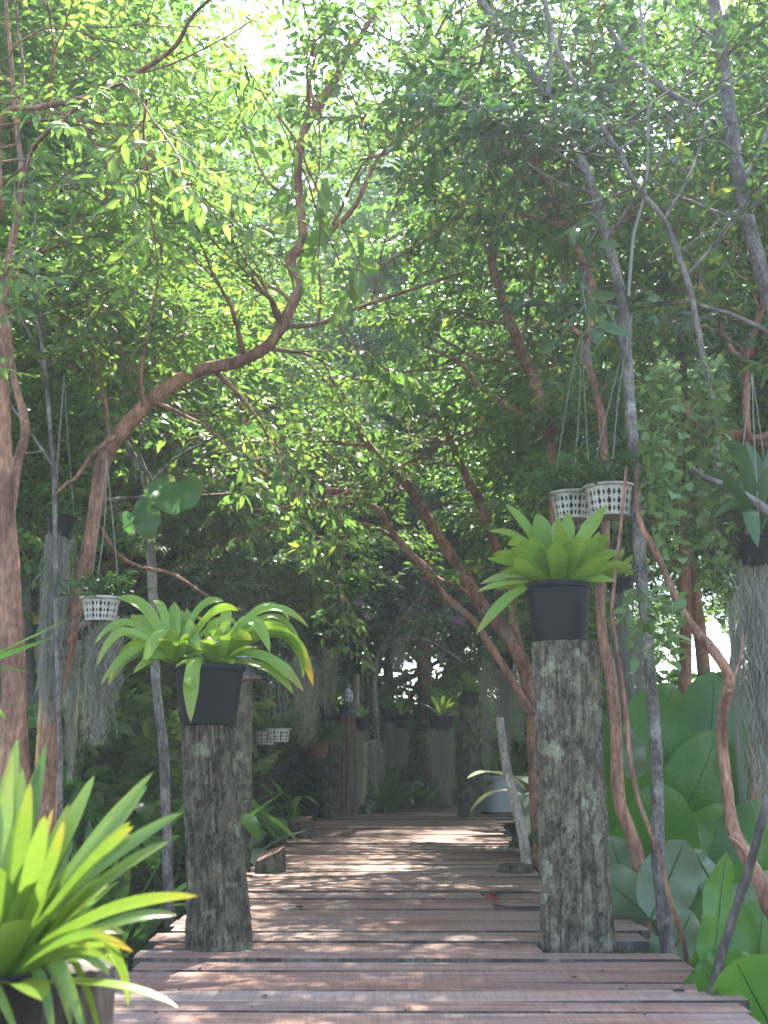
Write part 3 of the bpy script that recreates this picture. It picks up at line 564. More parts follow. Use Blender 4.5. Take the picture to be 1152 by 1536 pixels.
def leaf_block(n, length, width, r, far=False, spread=None):
    """template of one leaf: 6 or 9 verts along +Y"""
    if far:
        v = np.array([(0, 0, 0), (-.5, .35, .05), (.5, .35, .05), (-.4, .65, 0), (.4, .65, 0), (0, 1, -.12)]) * np.array([width, length, length])
        return v, [(0, 2, 1), (3, 4, 5)], [(1, 2, 4, 3)]
    v = np.array([(0, 0, 0), (-.44, .25, .07), (0, .25, 0), (.44, .25, .07), (-.48, .5, .05), (0, .5, -.01), (.48, .5, .05), (-.28, .78, .0), (0, .78, -.06), (.28, .78, .0), (0, 1, -.14)]) * np.array([width, length, length])
    return v, [(0, 2, 1), (0, 3, 2), (7, 8, 10), (8, 9, 10)], [(1, 2, 5, 4), (2, 3, 6, 5), (4, 5, 8, 7), (5, 6, 9, 8)]
def rotm(yaw, pitch, roll):
    cy_, sy_, cp, sp, cr, sr = math.cos(yaw), math.sin(yaw), math.cos(pitch), math.sin(pitch), math.cos(roll), math.sin(roll)
    Rz = np.array([[cy_, -sy_, 0], [sy_, cy_, 0], [0, 0, 1]]); Rx = np.array([[1, 0, 0], [0, cp, -sp], [0, sp, cp]]); Ry = np.array([[cr, 0, sr], [0, 1, 0], [-sr, 0, cr]])
    return Rz @ Rx @ Ry
def make_spray(seed, length=.75, leaf=(.075, .027), far=False, nsub=7, per=9, twig=True):
    """a leafy branchlet pointing along +Y; returns (leaf arrays, twig arrays)"""
    r = np.random.default_rng(seed); lm = MB(); tm = MB(); lv, lt, lq = leaf_block(1, leaf[0], leaf[1], r, far)
    n = 7; t = np.linspace(0, 1, n); bend = r.normal(0, .12, 2)
    ax = np.stack([bend[0] * t ** 2 * length + r.normal(0, .01, n), t * length, (bend[1] + .05) * t * length - .12 * length * t ** 2], -1)
    tube(tm, ax, np.linspace(.006, .002, n), 3, raw=True, caps=False)
    tips = [(ax, .4)]
    for k in range(nsub):
        s = (k + .8) / (nsub + .3); p = np.array([np.interp(s, t, ax[:, q]) for q in range(3)]); side = 1 if k % 2 else -1
        yaw = side * r.uniform(.5, 1.15); ll = length * r.uniform(.28, .55) * (1.15 - s * .5); d = np.array([math.sin(yaw), math.cos(yaw), r.uniform(-.25, .3)])
        tt = np.linspace(0, 1, 5)[:, None]; sb = p + d * ll * tt + np.array([0, 0, -.15 * ll]) * tt ** 2 + r.normal(0, .006, (5, 3)) * tt
        tube(tm, sb, np.linspace(.0032, .0014, 5), 3, raw=True, caps=False); tips.append((sb, .1))
    for path, s0 in tips:
        tt = np.linspace(0, 1, len(path)); 
        for k in range(per):
            s = s0 + (1 - s0) * (k + r.random() * .6) / per; s = min(s, 1); p = np.array([np.interp(s, tt, path[:, q]) for q in range(3)])
            dd = unit(path[-1] - path[-2]); yaw0 = math.atan2(-dd[0], dd[1]); side = 1 if k % 2 else -1
            A = rotm(yaw0 + side * r.uniform(.4, 1.1), r.uniform(-.95, .15), r.normal(0, .55)) * r.uniform(.65, 1.2)
            lm.add(lv @ A.T + p, lt, lq)
    def cat(m):
        V = np.concatenate(m.V); T = np.concatenate([f for f, _ in m.T]) if m.T else np.zeros((0, 3), int); Q = np.concatenate([f for f, _ in m.Q]) if m.Q else np.zeros((0, 4), int); return V, T, Q
    return cat(lm), cat(tm)
def stamp(mb, arr, Rs, ps, mi=0):
    V, T, Q = arr; n = len(ps); k = len(V)
    W = np.einsum('nij,vj->nvi', Rs, V) + ps[:, None, :]; o = (np.arange(n) * k)[:, None, None]
    mb.add(W.reshape(-1, 3), (T[None] + o).reshape(-1, 3) if len(T) else None, (Q[None] + o).reshape(-1, 4) if len(Q) else None, mi)
SP_NEAR = [make_spray(100 + k, .62, (.072, .026), False, 7, 8) for k in range(7)]
SP_NEAR += [make_spray(150 + k, .7, (.115, .046), False, 5, 5) for k in range(2)]
SP_FAR = [make_spray(200 + k, .85, (.080, .031), True, 9, 10) for k in range(6)]
SP_BIG = [make_spray(300 + k, .6, (.17, .075), False, 5, 5) for k in range(4)]
SP_TINY = [make_spray(400 + k, .22, (.022, .012), True, 6, 7) for k in range(3)]
def stamp_sprays(lm, tm, kinds, origins, dirs, scale, r):
    n = len(origins); ids = r.integers(0, len(kinds), n)
    for k in range(len(kinds)):
        s = np.where(ids == k)[0]
        if not len(s): continue
        Rs = np.array([rotm(math.atan2(-dirs[q][0], dirs[q][1]), math.asin(np.clip(dirs[q][2] / (np.linalg.norm(dirs[q]) + 1e-9), -.8, .8)), r.normal(0, .35)) * scale * r.uniform(.75, 1.2) for q in s])
        ps = np.array([origins[q] for q in s]); stamp(lm, kinds[k][0], Rs, ps, 0)
        if tm is not None: stamp(tm, kinds[k][1], Rs, ps, 0)

def hanging(name, label, cx, cy, wpx, hpx, Y, ropetop, kind='white', moss=0, mossr=None, plant='tiny', group=None, wb=.82, nr=3, mk=1):
    """hanging container: (cx,cy) = middle of the rim in the picture"""
    s = Y / FPX; rim = P(cx, cy, Y); h = hpx * s; r1 = wpx * s / 2; r0 = r1 * wb; c = rim - np.array([0, 0, h])
    o = thing(name, label, 'hanging basket' if kind == 'white' else 'hanging pot', c, group)
    if kind == 'white': m = MB(); basket_mesh(m, c, r0, r1, h, 14 if wpx > 45 else 10); m.build('basket', M['white'], o, False)
    elif kind == 'black': 
        m = MB(); basket_mesh(m, c, r0, r1, h, 12); m.build('net_pot', M['pot'], o, False)
    else: pot_round(o, c, r0, r1, h, kind, 24)
    m = MB(); lathe(m, [(r0 * .93, .004), (r1 * .93, h * .9), (r1 * .5, h * .96), (.001, h)], c, 24); m.build('soil', M['soil'], o)
    tp = P(*ropetop, Y + rng.normal(0, .05))
    for k in range(nr):
        a = k * 2 * math.pi / nr + .4; m = MB(); e = c + np.array([math.cos(a) * r1, math.sin(a) * r1, h]); tube(m, [e, (e + tp) / 2 + rng.normal(0, .008, 3), tp], [.0022, .0022, .0022], 5); m.build('rope', M['rope'], o)
    if plant:
        lm = MB(); tm = MB(); r = np.random.default_rng(int(cx)); top = c + np.array([0, 0, h])
        if plant == 'tiny':
            n = 38; og = [top + np.array([r.normal(0, r1 * .5), r.normal(0, r1 * .5), 0]) for _ in range(n)]; dr = [unit(np.array([r.normal(0, .5), r.normal(0, .5), abs(r.normal(.7, .3))])) for _ in range(n)]
            stamp_sprays(lm, lm, SP_TINY, og, dr, r1 / .12 * 1.0, r); lm.build('foliage', M['shrub'], o)
        else:
            rosette(lm, top, 12, r1 * 2.2, r1 * .38, 5, 60, .25, .2, seed=int(cx)); lm.build('foliage', M[plant], o)
    if moss: moss_at(o, c + np.array([0, 0, .02]), moss * s, (mossr or wpx * .5) * s, mk, 'moss', cx)
    return o
hanging('hanging_basket', 'white slotted basket with a small shrub, left of the two by the right trunk', 858, 744, 66, 38, 5.6, (872, 490), 'white', wb=.78)
hanging('hanging_basket', 'white slotted basket touching the grey trunk, higher and right of its twin', 914, 734, 74, 44, 5.3, (948, 470), 'white', wb=.82)
hanging('hanging_basket', 'white slotted basket hanging behind the curved red trunk on the left', 152, 900, 56, 32, 5.6, (160, 690), 'white', 190, 34, wb=.8)
hanging('hanging_pot', 'black net pot on the left with spiky plant and long grey moss curtain', 91, 778, 42, 28, 6.0, (96, 560), 'black', 290, 30, 'brom_dk', wb=.72, mk=0)
hanging('hanging_basket', 'tiny white basket farther back, right one of the overlapping pair', 418, 1095, 34, 17, 9.6, (412, 1000), 'white', wb=.85, nr=4)
hanging('hanging_basket', 'tiny white basket farther back, left one of the overlapping pair', 398, 1099, 28, 17, 10.2, (404, 1000), 'white', wb=.85, nr=4)
hanging('hanging_pot', 'brown clay bowl hanging beyond the tiny white baskets', 478, 1114, 34, 22, 11.5, (478, 1000), 'terracotta', 0, None, 'tiny', wb=.6)
o = hanging('hanging_pot', 'black pot with long arching leaves and thick moss at the right edge', 1134, 806, 60, 42, 4.9, (1128, 560), 'pot', 400, 42, None, wb=.75, mk=1)
mb = MB(); c = P(1134, 806, 4.9)
for L_ in [(1130, 806, 1118, 700, 1085, 665, 26, -.1, 0), (1132, 806, 1105, 715, 1058, 705, 20, .05, 0), (1128, 806, 1112, 745, 1050, 700, 20, -.15, 0), (1130, 806, 1110, 760, 1072, 775, 18, -.1, 0), (1136, 806, 1140, 720, 1118, 662, 24, .1, 0), (1138, 806, 1155, 700, 1170, 660, 26, 0, 0), (1136, 800, 1125, 765, 1137, 822, 26, -.25, 0), (1140, 806, 1165, 740, 1210, 730, 24, -.1, 0), (1138, 806, 1170, 770, 1220, 800, 24, .1, 0), (1134, 806, 1130, 740, 1090, 720, 26, .15, 0), (1134, 806, 1140, 750, 1150, 700, 24, -.1, 0)]:
    hero_leaves(mb, [L_], 4.9)
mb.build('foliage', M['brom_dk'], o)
for (cx, cyy, wp, hp, Y, top, ms, lab) in [(603, 1073, 30, 18, 12.8, 960, 60, 'black pot hanging in the dim middle distance, left of the yellow centred bromeliad'), (662, 1074, 40, 20, 12.2, 960, 110, 'black pot with pale yellow centred plant and moss, left of the middle far post'), (544, 1076, 22, 20, 11.0, 950, 110, 'small black pot with moss just right of the squared timber post'), (757, 980, 32, 24, 9.0, 860, 130, 'black pot with green moss above the leaning stick'), (706, 906, 26, 18, 13.5, 820, 0, 'small black pot hanging high among the far red branches'), (930, 868, 44, 22, 7.4, 700, 230, 'dark pot with a moss curtain just left of the grey right trunk'), (585, 1062, 26, 20, 14.5, 980, 70, 'farthest little black pot hanging over the end of the path')]:
    hanging('hanging_pot', lab, cx, cyy, wp, hp, Y, (cx + 3, top), 'pot', ms, wp * .55, 'brom' if cx in (662, 757) else 'fern', 'black hanging pots', wb=.75, mk=cx % 3)
# loose moss hanks hung on branches
for (px, py, L_, wpx, Y, k, lab) in [(455, 985, 135, 52, 10.0, 1, 'broad grey moss hank left of the far square pot'), (488, 970, 100, 34, 11.0, 0, 'thin grey moss hank just above the far square pot'), (604, 958, 60, 26, 13, 2, 'short pale moss hank over the end of the path'), (655, 1090, 75, 34, 13, 1, 'low moss hank beneath the pale centred far bromeliad'), (728, 990, 170, 22, 9.2, 2, 'thin moss hank left of the leaning stick'), (775, 985, 130, 24, 9.6, 0, 'sunlit moss hank right of the leaning stick'), (118, 960, 210, 34, 6.4, 2, 'wispy moss hank across the foot of the curved red trunk'), (75, 900, 200, 24, 7.0, 1, 'wispy moss hank left of the curved red trunk'), (1150, 860, 340, 30, 5.6, 0, 'moss hank in the top right behind the arching leaf pot'), (955, 940, 170, 26, 6.6, 1, 'moss hank between red and grey trunks on the right'), (565, 1110, 80, 24, 12, 0, 'moss hank beside the far arching fern'), (1098, 900, 330, 26, 6.2, 2, 'ragged moss hank in front of the bright gap on the right')]:
    k = 3 if Y > 8.5 else k; b = P(px, py, Y); s = Y / FPX; o = bpy.data.objects.new('moss_hank', MOSS[k]); COL.objects.link(o); o.location = tuple(b); q = wpx / 2 * s / [.13, .16, .2, .16][k]; o.scale = (q, q, L_ * s); o.rotation_euler = (0, 0, px)
    tag(o, lab, 'spanish moss', 'grey moss hanging from branches')

# ------------------------------------------------------------------ traced trees
def grow(tm, lm, limbs, r, kinds, density, reach, scale, pymax=650, fine=1.0):
    """side branches from traced limbs with leafy sprays on them (limbs: list of (pts, radii))"""
    org = []; drs = []
    for pts, rad in limbs:
        p, ra = smoothpath(pts, rad, 6); seg = np.linalg.norm(np.diff(p, axis=0), axis=1); cum = np.concatenate([[0], np.cumsum(seg)]); Lt = cum[-1]
        for k in range(max(1, int(Lt * density))):
            s = r.random() * Lt; i = min(np.searchsorted(cum, s), len(p) - 1)
            if p[i][2] < pymax : continue
            tan = unit(p[min(i + 1, len(p) - 1)] - p[max(i - 1, 0)]); d = r.normal(0, 1, 3); d -= tan * np.dot(d, tan); d = unit(d) + tan * r.uniform(0, .7) + np.array([0, 0, .25]); d = unit(d)
            ll = reach * r.uniform(.35, 1.15); n = 8; t = np.linspace(0, 1, n)[:, None]; dr2 = r.normal(0, .25, 3)
            q = p[i] + d * ll * t + dr2 * ll * t ** 2 * .7 + np.array([0, 0, -.16 * ll]) * t ** 2 + np.cumsum(r.normal(0, .014, (n, 3)), 0) * ll
            r0 = min(ra[i] * .6, .008 + .013 * ll)
            tube(tm, q, np.linspace(r0, .003, n), 5, raw=True, caps=False)
            for u in np.arange(.3, 1.0, .30 / max(ll, .3) / fine):
                k2 = u * (n - 1); a = int(k2); pt = q[a] * (1 - (k2 - a)) + q[min(a + 1, n - 1)] * (k2 - a); td = unit(q[min(a + 1, n - 1)] - q[max(a - 1, 0)])
                e = r.normal(0, .55, 3); e[2] *= .5; org.append(pt); drs.append(unit(td + e))
            org.append(q[-1]); drs.append(unit(q[-1] - q[-2]))
    if org: stamp_sprays(lm, tm, kinds, org, drs, scale, r)
def wig(L_, Y, dY=0.0):
    n = len(L_); Ys = [Y + dY * k / max(1, n - 1) for k in range(n)]
    return [P(a[0], a[1], y_) for a, y_ in zip(L_, Ys)], [a[2] * (.93 if Y > 8 else .86) * y_ / FPX / 2 for a, y_ in zip(L_, Ys)]
def tree(label, bark, limbs, leaf='leaf', dens=2.0, reach=.9, scale=1.0, seed=1, pymax=1.6, kinds=None, ground=True, name='tree', fine=1.0, group=None):
    """limbs: list of (points px,py,width ; Y ; dY). first = main stem from its foot up"""
    L_ = [wig(*l) for l in limbs]
    if ground:
        p0 = L_[0][0][0]; 
        if p0[2] > GZ: d = L_[0][0][0] - L_[0][0][1]; L_[0][0].insert(0, np.array([p0[0] + d[0] * .4, p0[1], GZ - .08])); L_[0][1].insert(0, L_[0][1][0] * 1.15)
    b = np.array(L_[0][0][0]); o = thing(name, label, 'tree', b, group); tm = MB(); lm = MB(); r = np.random.default_rng(seed)
    for pts, rad in L_: tube(tm, pts, rad, 16, sub=9, bump=.065)
    grow(tm, lm, L_, r, kinds or SP_NEAR, dens, reach, scale, pymax, fine)
    tm.build('trunk', M[bark], o)
    if lm.n: lm.build('crown', M[leaf], o)
    return o
GR = 'slender trees along the boardwalk'
tree('curved red barked tree on the left that bends right then forks upward', 'bark_red', [
    ([(66, 1300, 32), (72, 1200, 30), (76, 1086, 28), (84, 1049, 27), (99, 987, 27), (106, 945, 26), (124, 864, 27), (139, 790, 26), (147, 740, 26), (156, 690, 27), (176, 655, 30), (215, 612, 27), (250, 582, 26), (300, 556, 24), (360, 541, 22), (405, 515, 22), (434, 466, 20), (446, 430, 18), (436, 388, 20), (455, 365, 22), (452, 330, 16), (447, 260, 16), (455, 200, 16), (475, 165, 17), (500, 125, 15), (520, 85, 12), (550, 40, 10), (575, -10, 8)], 6.0, .3),
    ([(455, 365, 16), (490, 350, 12), (530, 312, 10), (560, 250, 8), (578, 225, 7), (620, 190, 6), (680, 150, 4)], 6.25, -.2),
    ([(432, 490, 10), (480, 485, 9), (520, 468, 8), (600, 440, 7), (690, 410, 5)], 6.2, .5),
    ([(172, 655, 10), (140, 680, 9), (115, 715, 7), (100, 725, 6), (80, 745, 4)], 6.0, -.2), ([(100, 965, 12), (122, 938, 11), (145, 930, 8), (165, 918, 5)], 6.0, .2),
    ([(215, 610, 9), (212, 560, 6), (222, 500, 5), (240, 400, 4), (245, 300, 3)], 6.0, -.3), ([(165, 660, 8), (158, 600, 6), (150, 520, 5), (140, 430, 4)], 6.0, .4),
    ([(150, 790, 7), (175, 830, 8), (210, 850, 7), (260, 862, 6), (320, 900, 4)], 6.1, .5),
    ([(475, 165, 7), (465, 120, 5), (482, 60, 4)], 6.3, 0), ([(447, 300, 6), (400, 270, 5), (370, 200, 4), (350, 120, 3)], 6.3, .4)], 'leaf', 2.6, .8, 1, 1, group=GR, pymax=2.5)
tree('thick red brown trunk at the left edge of the picture', 'bark_red', [
    ([(26, 1350, 46), (24, 1200, 46), (22, 1100, 46), (18, 950, 42), (10, 800, 36), (7, 650, 24), (4, 500, 17), (12, 400, 14), (32, 280, 12), (24, 180, 9), (12, 40, 7), (4, -40, 6)], 5.0, .2),
    ([(10, 800, 20), (25, 700, 18), (38, 640, 16), (20, 560, 12), (10, 450, 9)], 5.1, .5),
    ([(2, 330, 9), (2, 180, 10), (60, 161, 11), (130, 146, 12), (200, 112, 10), (260, 72, 9), (288, 25, 7), (330, -15, 6)], 4.6, -.9),
    ([(30, 280, 6), (52, 220, 8), (92, 180, 10), (125, 152, 9)], 5.1, -1.0), ([(200, 112, 5), (260, 95, 4), (330, 60, 3), (380, 30, 3)], 4.2, .1), ([(24, 180, 5), (35, 120, 6), (28, 50, 6), (20, -30, 5)], 5.2, .3), ([(130, 146, 4), (180, 200, 4), (100, 260, 4), (60, 300, 3)], 5.3, .3)], 'leaf_lit', 2.4, .8, 1, 2, group=GR, pymax=2.2)
tree('straight grey trunk on the right that leans left toward the top centre', 'bark_grey', [
    ([(1012, 1470, 26), (1003, 1430, 25), (994, 1353, 24), (987, 1287, 23), (986, 1222, 22), (986, 1188, 22), (981, 1077, 20), (975, 1010, 21), (971, 944, 20), (965, 900, 20), (960, 832, 22), (952, 702, 20), (945, 598, 20), (939, 520, 21), (933, 450, 20), (911, 360, 19), (886, 280, 20), (861, 215, 18), (821, 145, 18), (776, 80, 16), (721, 0, 14), (690, -50, 12)], 4.95, .6),
    ([(821, 145, 10), (826, 80, 8), (815, -10, 7)], 5.4, .2), ([(886, 290, 8), (830, 270, 6), (770, 230, 5), (720, 200, 4)], 5.3, .4), ([(911, 360, 7), (950, 300, 6), (985, 250, 5), (1010, 180, 4)], 5.3, -.3), ([(940, 540, 7), (920, 480, 5), (895, 430, 4)], 5.2, .3), ([(776, 80, 6), (700, 95, 5), (640, 60, 4), (600, 20, 3)], 5.4, -.3)], 'leaf_dark', 2.0, .75, .95, 3, group=GR, pymax=2.9)
tree('thin brown tree behind the thick right post, curving up and left past the white baskets', 'bark_red', [
    ([(978, 1420, 26), (971, 1374, 25), (961, 1304, 24), (946, 1249, 22), (928, 1195, 22), (924, 1100, 20), (918, 1024, 20), (906, 966, 18), (900, 900, 17), (908, 800, 16), (906, 667, 15), (896, 592, 15), (880, 530, 15), (886, 490, 14), (891, 450, 15), (878, 400, 16), (851, 350, 15), (811, 300, 15), (786, 265, 15), (746, 215, 16), (711, 160, 15), (676, 105, 14), (641, 40, 11), (622, -20, 9)], 5.6, .9),
    ([(886, 500, 9), (868, 500, 9), (845, 476, 8), (820, 460, 5)], 6.0, .2), ([(711, 160, 8), (650, 170, 7), (600, 215, 6), (576, 232, 5), (540, 240, 4)], 6.4, .2), ([(746, 215, 7), (690, 250, 6), (640, 275, 5), (590, 245, 4)], 6.4, .3), ([(790, 265, 6), (840, 200, 5), (850, 120, 4), (870, 40, 4)], 6.3, .3), ([(676, 105, 6), (620, 90, 5), (570, 50, 4), (530, 20, 3)], 6.5, .0)], 'leaf_dark', 2.2, .8, 1, 4, group=GR, pymax=2.9)
tree('slim grey tree with a long diagonal stem crossing the upper right', 'bark_grey', [
    ([(1250, 1200, 22), (1240, 950, 20), (1200, 820, 18), (1152, 768, 16), (1120, 745, 15), (1082, 726, 14), (1074, 700, 12), (1074, 663, 12), (1067, 598, 12), (1054, 533, 11), (1036, 440, 11), (1016, 380, 12), (996, 330, 11), (956, 280, 10), (926, 225, 10), (886, 165, 9), (856, 115, 9), (831, 60, 8), (816, -10, 8)], 4.7, .7),
    ([(1082, 726, 12), (1055, 715, 10), (1038, 702, 7)], 4.7, 0), ([(996, 330, 6), (1040, 250, 5), (1060, 180, 4)], 5.0, .3), ([(926, 225, 5), (985, 190, 5), (1060, 150, 4), (1152, 90, 3)], 5.2, .2), ([(956, 280, 5), (900, 300, 4), (840, 310, 3)], 5.2, .1)], 'leaf_dark', 2.0, .7, .95, 5, group=GR, pymax=2.7)
tree('stout pinkish trunk rising along the right edge', 'bark_grey', [
    ([(1225, 1500, 40), (1215, 1200, 38), (1205, 900, 34), (1190, 620, 32), (1165, 480, 30), (1146, 420, 28), (1126, 350, 27), (1111, 280, 26), (1098, 200, 26), (1086, 100, 25), (1070, 0, 24), (1060, -60, 22)], 5.2, .5),
    ([(1098, 200, 12), (1040, 160, 12), (991, 130, 12), (936, 75, 11), (900, 20, 9)], 5.6, .6), ([(1111, 280, 8), (1150, 200, 7), (1180, 100, 6)], 5.5, .2), ([(1075, 60, 7), (1020, 20, 5), (980, -30, 4)], 5.6, .2)], 'leaf_dark', 2.1, .8, 1, 6, group=GR, pymax=2.7)
tree('reddish upright stem behind the arching leaf pot at the right edge', 'bark_red', [
    ([(1135, 1250, 20), (1130, 1000, 18), (1124, 793, 15), (1121, 676, 14), (1119, 598, 14), (1119, 540, 15), (1131, 500, 14), (1141, 465, 12), (1160, 380, 10)], 6.2, .3), ([(1119, 545, 10), (1095, 520, 9), (1070, 470, 7), (1040, 400, 6)], 6.3, .2),
    ([(1123, 655, 22), (1085, 650, 20), (1050, 640, 18), (1020, 600, 14), (990, 560, 10)], 6.3, .6), ([(1125, 660, 18), (1160, 650, 16), (1200, 620, 14)], 6.3, 0)], 'leaf', 2.0, .7, 1, 7, group=GR, pymax=2.7)
tree('crooked brown trunk among the big paddle leaves at lower right', 'bark_red', [
    ([(1170, 1420, 28), (1152, 1357, 26), (1140, 1322, 25), (1127, 1298, 24), (1110, 1266, 24), (1097, 1233, 22), (1090, 1177, 19), (1084, 1121, 18), (1083, 1077, 20), (1093, 1033, 20), (1091, 1010, 19), (1077, 985, 18), (1059, 962, 17), (1042, 944, 16), (1015, 900, 14), (985, 830, 12), (960, 780, 10), (955, 700, 8)], 4.3, .6), ([(1094, 1035, 9), (1086, 1060, 12), (1088, 1120, 9)], 4.3, .1), ([(1127, 1300, 13), (1112, 1272, 9), (1096, 1256, 5)], 4.35, -.1), ([(1095, 1030, 5), (1110, 990, 4), (1115, 950, 3)], 4.4, 0)], 'leaf', .4, .4, .9, 8, pymax=2.3, group=GR)
tree('red barked trunk rising just left of the white baskets', 'bark_red', [
    ([(845, 1240, 26), (845, 1000, 26), (840, 860, 25), (833, 760, 24), (831, 702, 23), (821, 642, 22), (801, 572, 21), (776, 510, 20), (751, 440, 19), (738, 390, 18), (741, 340, 18), (743, 300, 16), (736, 225, 14), (745, 150, 12), (735, 60, 10), (740, -20, 8)], 7.2, .4), ([(831, 645, 14), (791, 627, 13), (750, 602, 12), (715, 575, 9), (690, 545, 7), (640, 520, 5)], 7.3, .4),
    ([(740, 390, 10), (722, 355, 9), (708, 330, 8), (690, 300, 6), (660, 230, 5)], 7.4, .3), ([(776, 510, 8), (740, 540, 7), (710, 535, 6), (650, 500, 5)], 7.4, .4), ([(800, 570, 8), (780, 540, 7), (790, 480, 5), (800, 400, 4)], 7.4, .2)], 'leaf', 3.8, .95, 1, 9, group=GR)
tree('red leaning tree behind the right post, its stems fanning left over the path', 'bark_red', [
    ([(810, 1260, 28), (803, 1124, 26), (799, 1060, 24), (788, 1005, 24), (756, 947, 22), (726, 912, 20), (696, 862, 19), (676, 832, 18), (641, 777, 17), (611, 727, 16), (578, 698, 15), (545, 655, 12), (520, 600, 9), (490, 560, 7)], 8.6, .6),
    ([(796, 1070, 14), (766, 1017, 13), (731, 962, 12), (711, 932, 12), (672, 899, 12), (650, 873, 11), (621, 837, 11), (592, 804, 11), (570, 768, 10), (533, 746, 10), (504, 737, 11), (453, 739, 11), (417, 728, 10), (373, 693, 9), (345, 672, 8), (300, 640, 6), (260, 620, 4)], 8.6, -.3),
    ([(797, 1050, 18), (775, 960, 16), (768, 912, 15), (766, 862, 15), (751, 832, 15), (731, 792, 15), (721, 757, 15), (696, 707, 13), (670, 650, 10), (640, 600, 7)], 8.9, .6), ([(726, 912, 10), (690, 880, 9), (660, 870, 8), (640, 850, 7), (600, 815, 6), (560, 790, 5), (500, 780, 3)], 8.8, .5), ([(533, 746, 5), (480, 755, 5), (420, 762, 4), (360, 765, 3)], 8.4, .1), ([(373, 693, 6), (400, 685, 6), (440, 670, 5), (470, 640, 4)], 8.3, .2)], 'leaf', 3.0, .9, .95, 10, group=GR, pymax=2.5)
tree('pale grey straight trunk between the curved red tree and the left pot', 'bark_grey', [
    ([(254, 1400, 18), (252, 1334, 18), (250, 1249, 17), (245, 1124, 17), (234, 1024, 16), (228, 862, 16), (225, 792, 16), (218, 722, 15), (196, 677, 13), (175, 640, 10), (160, 580, 8), (170, 500, 6)], 6.9, .3), ([(222, 730, 7), (260, 690, 5), (330, 650, 5), (400, 590, 4)], 7.0, .4), ([(215, 745, 6), (180, 748, 7), (140, 755, 5)], 7.0, -.2)], 'leaf_dark', 1.8, .8, .95, 11, group=GR, pymax=2.1)
tree('thin grey brown sapling stem rising in the far left foliage', 'bark_grey', [([(90, 1200, 9), (84, 900, 8), (82, 740, 8), (76, 650, 8), (68, 560, 7), (58, 480, 7), (50, 400, 6), (52, 330, 5), (40, 240, 4)], 5.8, .2), ([(80, 700, 6), (40, 640, 5), (10, 600, 4)], 5.8, 0), ([(58, 480, 4), (100, 400, 4), (130, 320, 3)], 5.9, .3)], 'leaf_lit', 2.5, .7, 1, 12, group=GR)
tree('dark straight trunk in the gap behind the left edge trunk', 'bark_dark', [([(45, 1300, 20), (42, 1000, 18), (40, 800, 17), (45, 600, 15), (60, 450, 12), (90, 300, 9), (110, 150, 7)], 8.0, .3), ([(45, 600, 8), (110, 520, 7), (180, 420, 5)], 8.1, .3)], 'leaf', 2.3, 1, 1.05, 13, group=GR)
tree('big dark tree in the middle distance with spreading black limbs', 'bark_dark', [([(470, 1230, 34), (475, 1050, 32), (482, 962, 32), (500, 887, 28), (522, 822, 22), (540, 740, 17), (545, 640, 12), (530, 540, 9)], 15.5, .4), ([(485, 930, 20), (455, 880, 20), (425, 857, 19), (390, 830, 17), (358, 810, 14), (310, 790, 10), (260, 740, 7)], 15.3, -.4), ([(500, 890, 15), (560, 850, 12), (610, 830, 9), (650, 780, 7)], 15.5, .3), ([(490, 950, 14), (530, 900, 12), (576, 870, 9), (620, 800, 6)], 15.4, -.5), ([(425, 857, 9), (400, 790, 8), (380, 720, 6), (350, 640, 5)], 15.2, .2)], 'leaf_dark', 1.5, 1.4, 1.25, 14, group=GR, kinds=SP_FAR, pymax=2.4)
tree('twiggy grey sapling forking left beside the far end of the deck', 'bark_grey', [([(578, 1212, 11), (577, 1167, 10), (566, 1110, 10), (561, 1025, 10), (568, 983, 10), (593, 942, 9), (627, 900, 7), (650, 850, 5)], 13.7, .2), ([(562, 1010, 8), (548, 975, 7), (539, 950, 6), (520, 905, 5)], 13.7, 0), ([(570, 985, 6), (585, 967, 7), (627, 958, 7), (660, 971, 6), (693, 992, 5)], 13.7, -.3), ([(566, 1110, 5), (545, 1117, 5), (525, 1120, 4)], 13.7, -.2)], 'leaf_dark', .8, .6, .9, 15, pymax=1.9, group=GR)
tree('short leaning branched trunk behind the brown clay bowl', 'bark_dark', [([(392, 1240, 26), (398, 1180, 26), (410, 1100, 24), (428, 1020, 20), (440, 940, 16), (450, 860, 12)], 13, .3), ([(400, 1170, 16), (440, 1140, 14), (482, 1105, 11)], 13, -.3)], 'leaf_dark', 1.5, .9, 1.1, 16, group=GR, kinds=SP_FAR, pymax=2)
tree('faded red stem with curved boughs in the upper right haze', 'bark_red', [([(1030, 1100, 20), (1025, 700, 18), (1020, 420, 17), (1001, 310, 16), (981, 250, 16), (966, 215, 16), (946, 165, 15), (916, 115, 14), (880, 50, 12), (860, -20, 10)], 8.6, .5), ([(1020, 420, 10), (1060, 300, 9), (1100, 200, 7), (1120, 80, 6)], 8.8, .4)], 'leaf', 2.2, 1, 1.05, 17, group=GR)
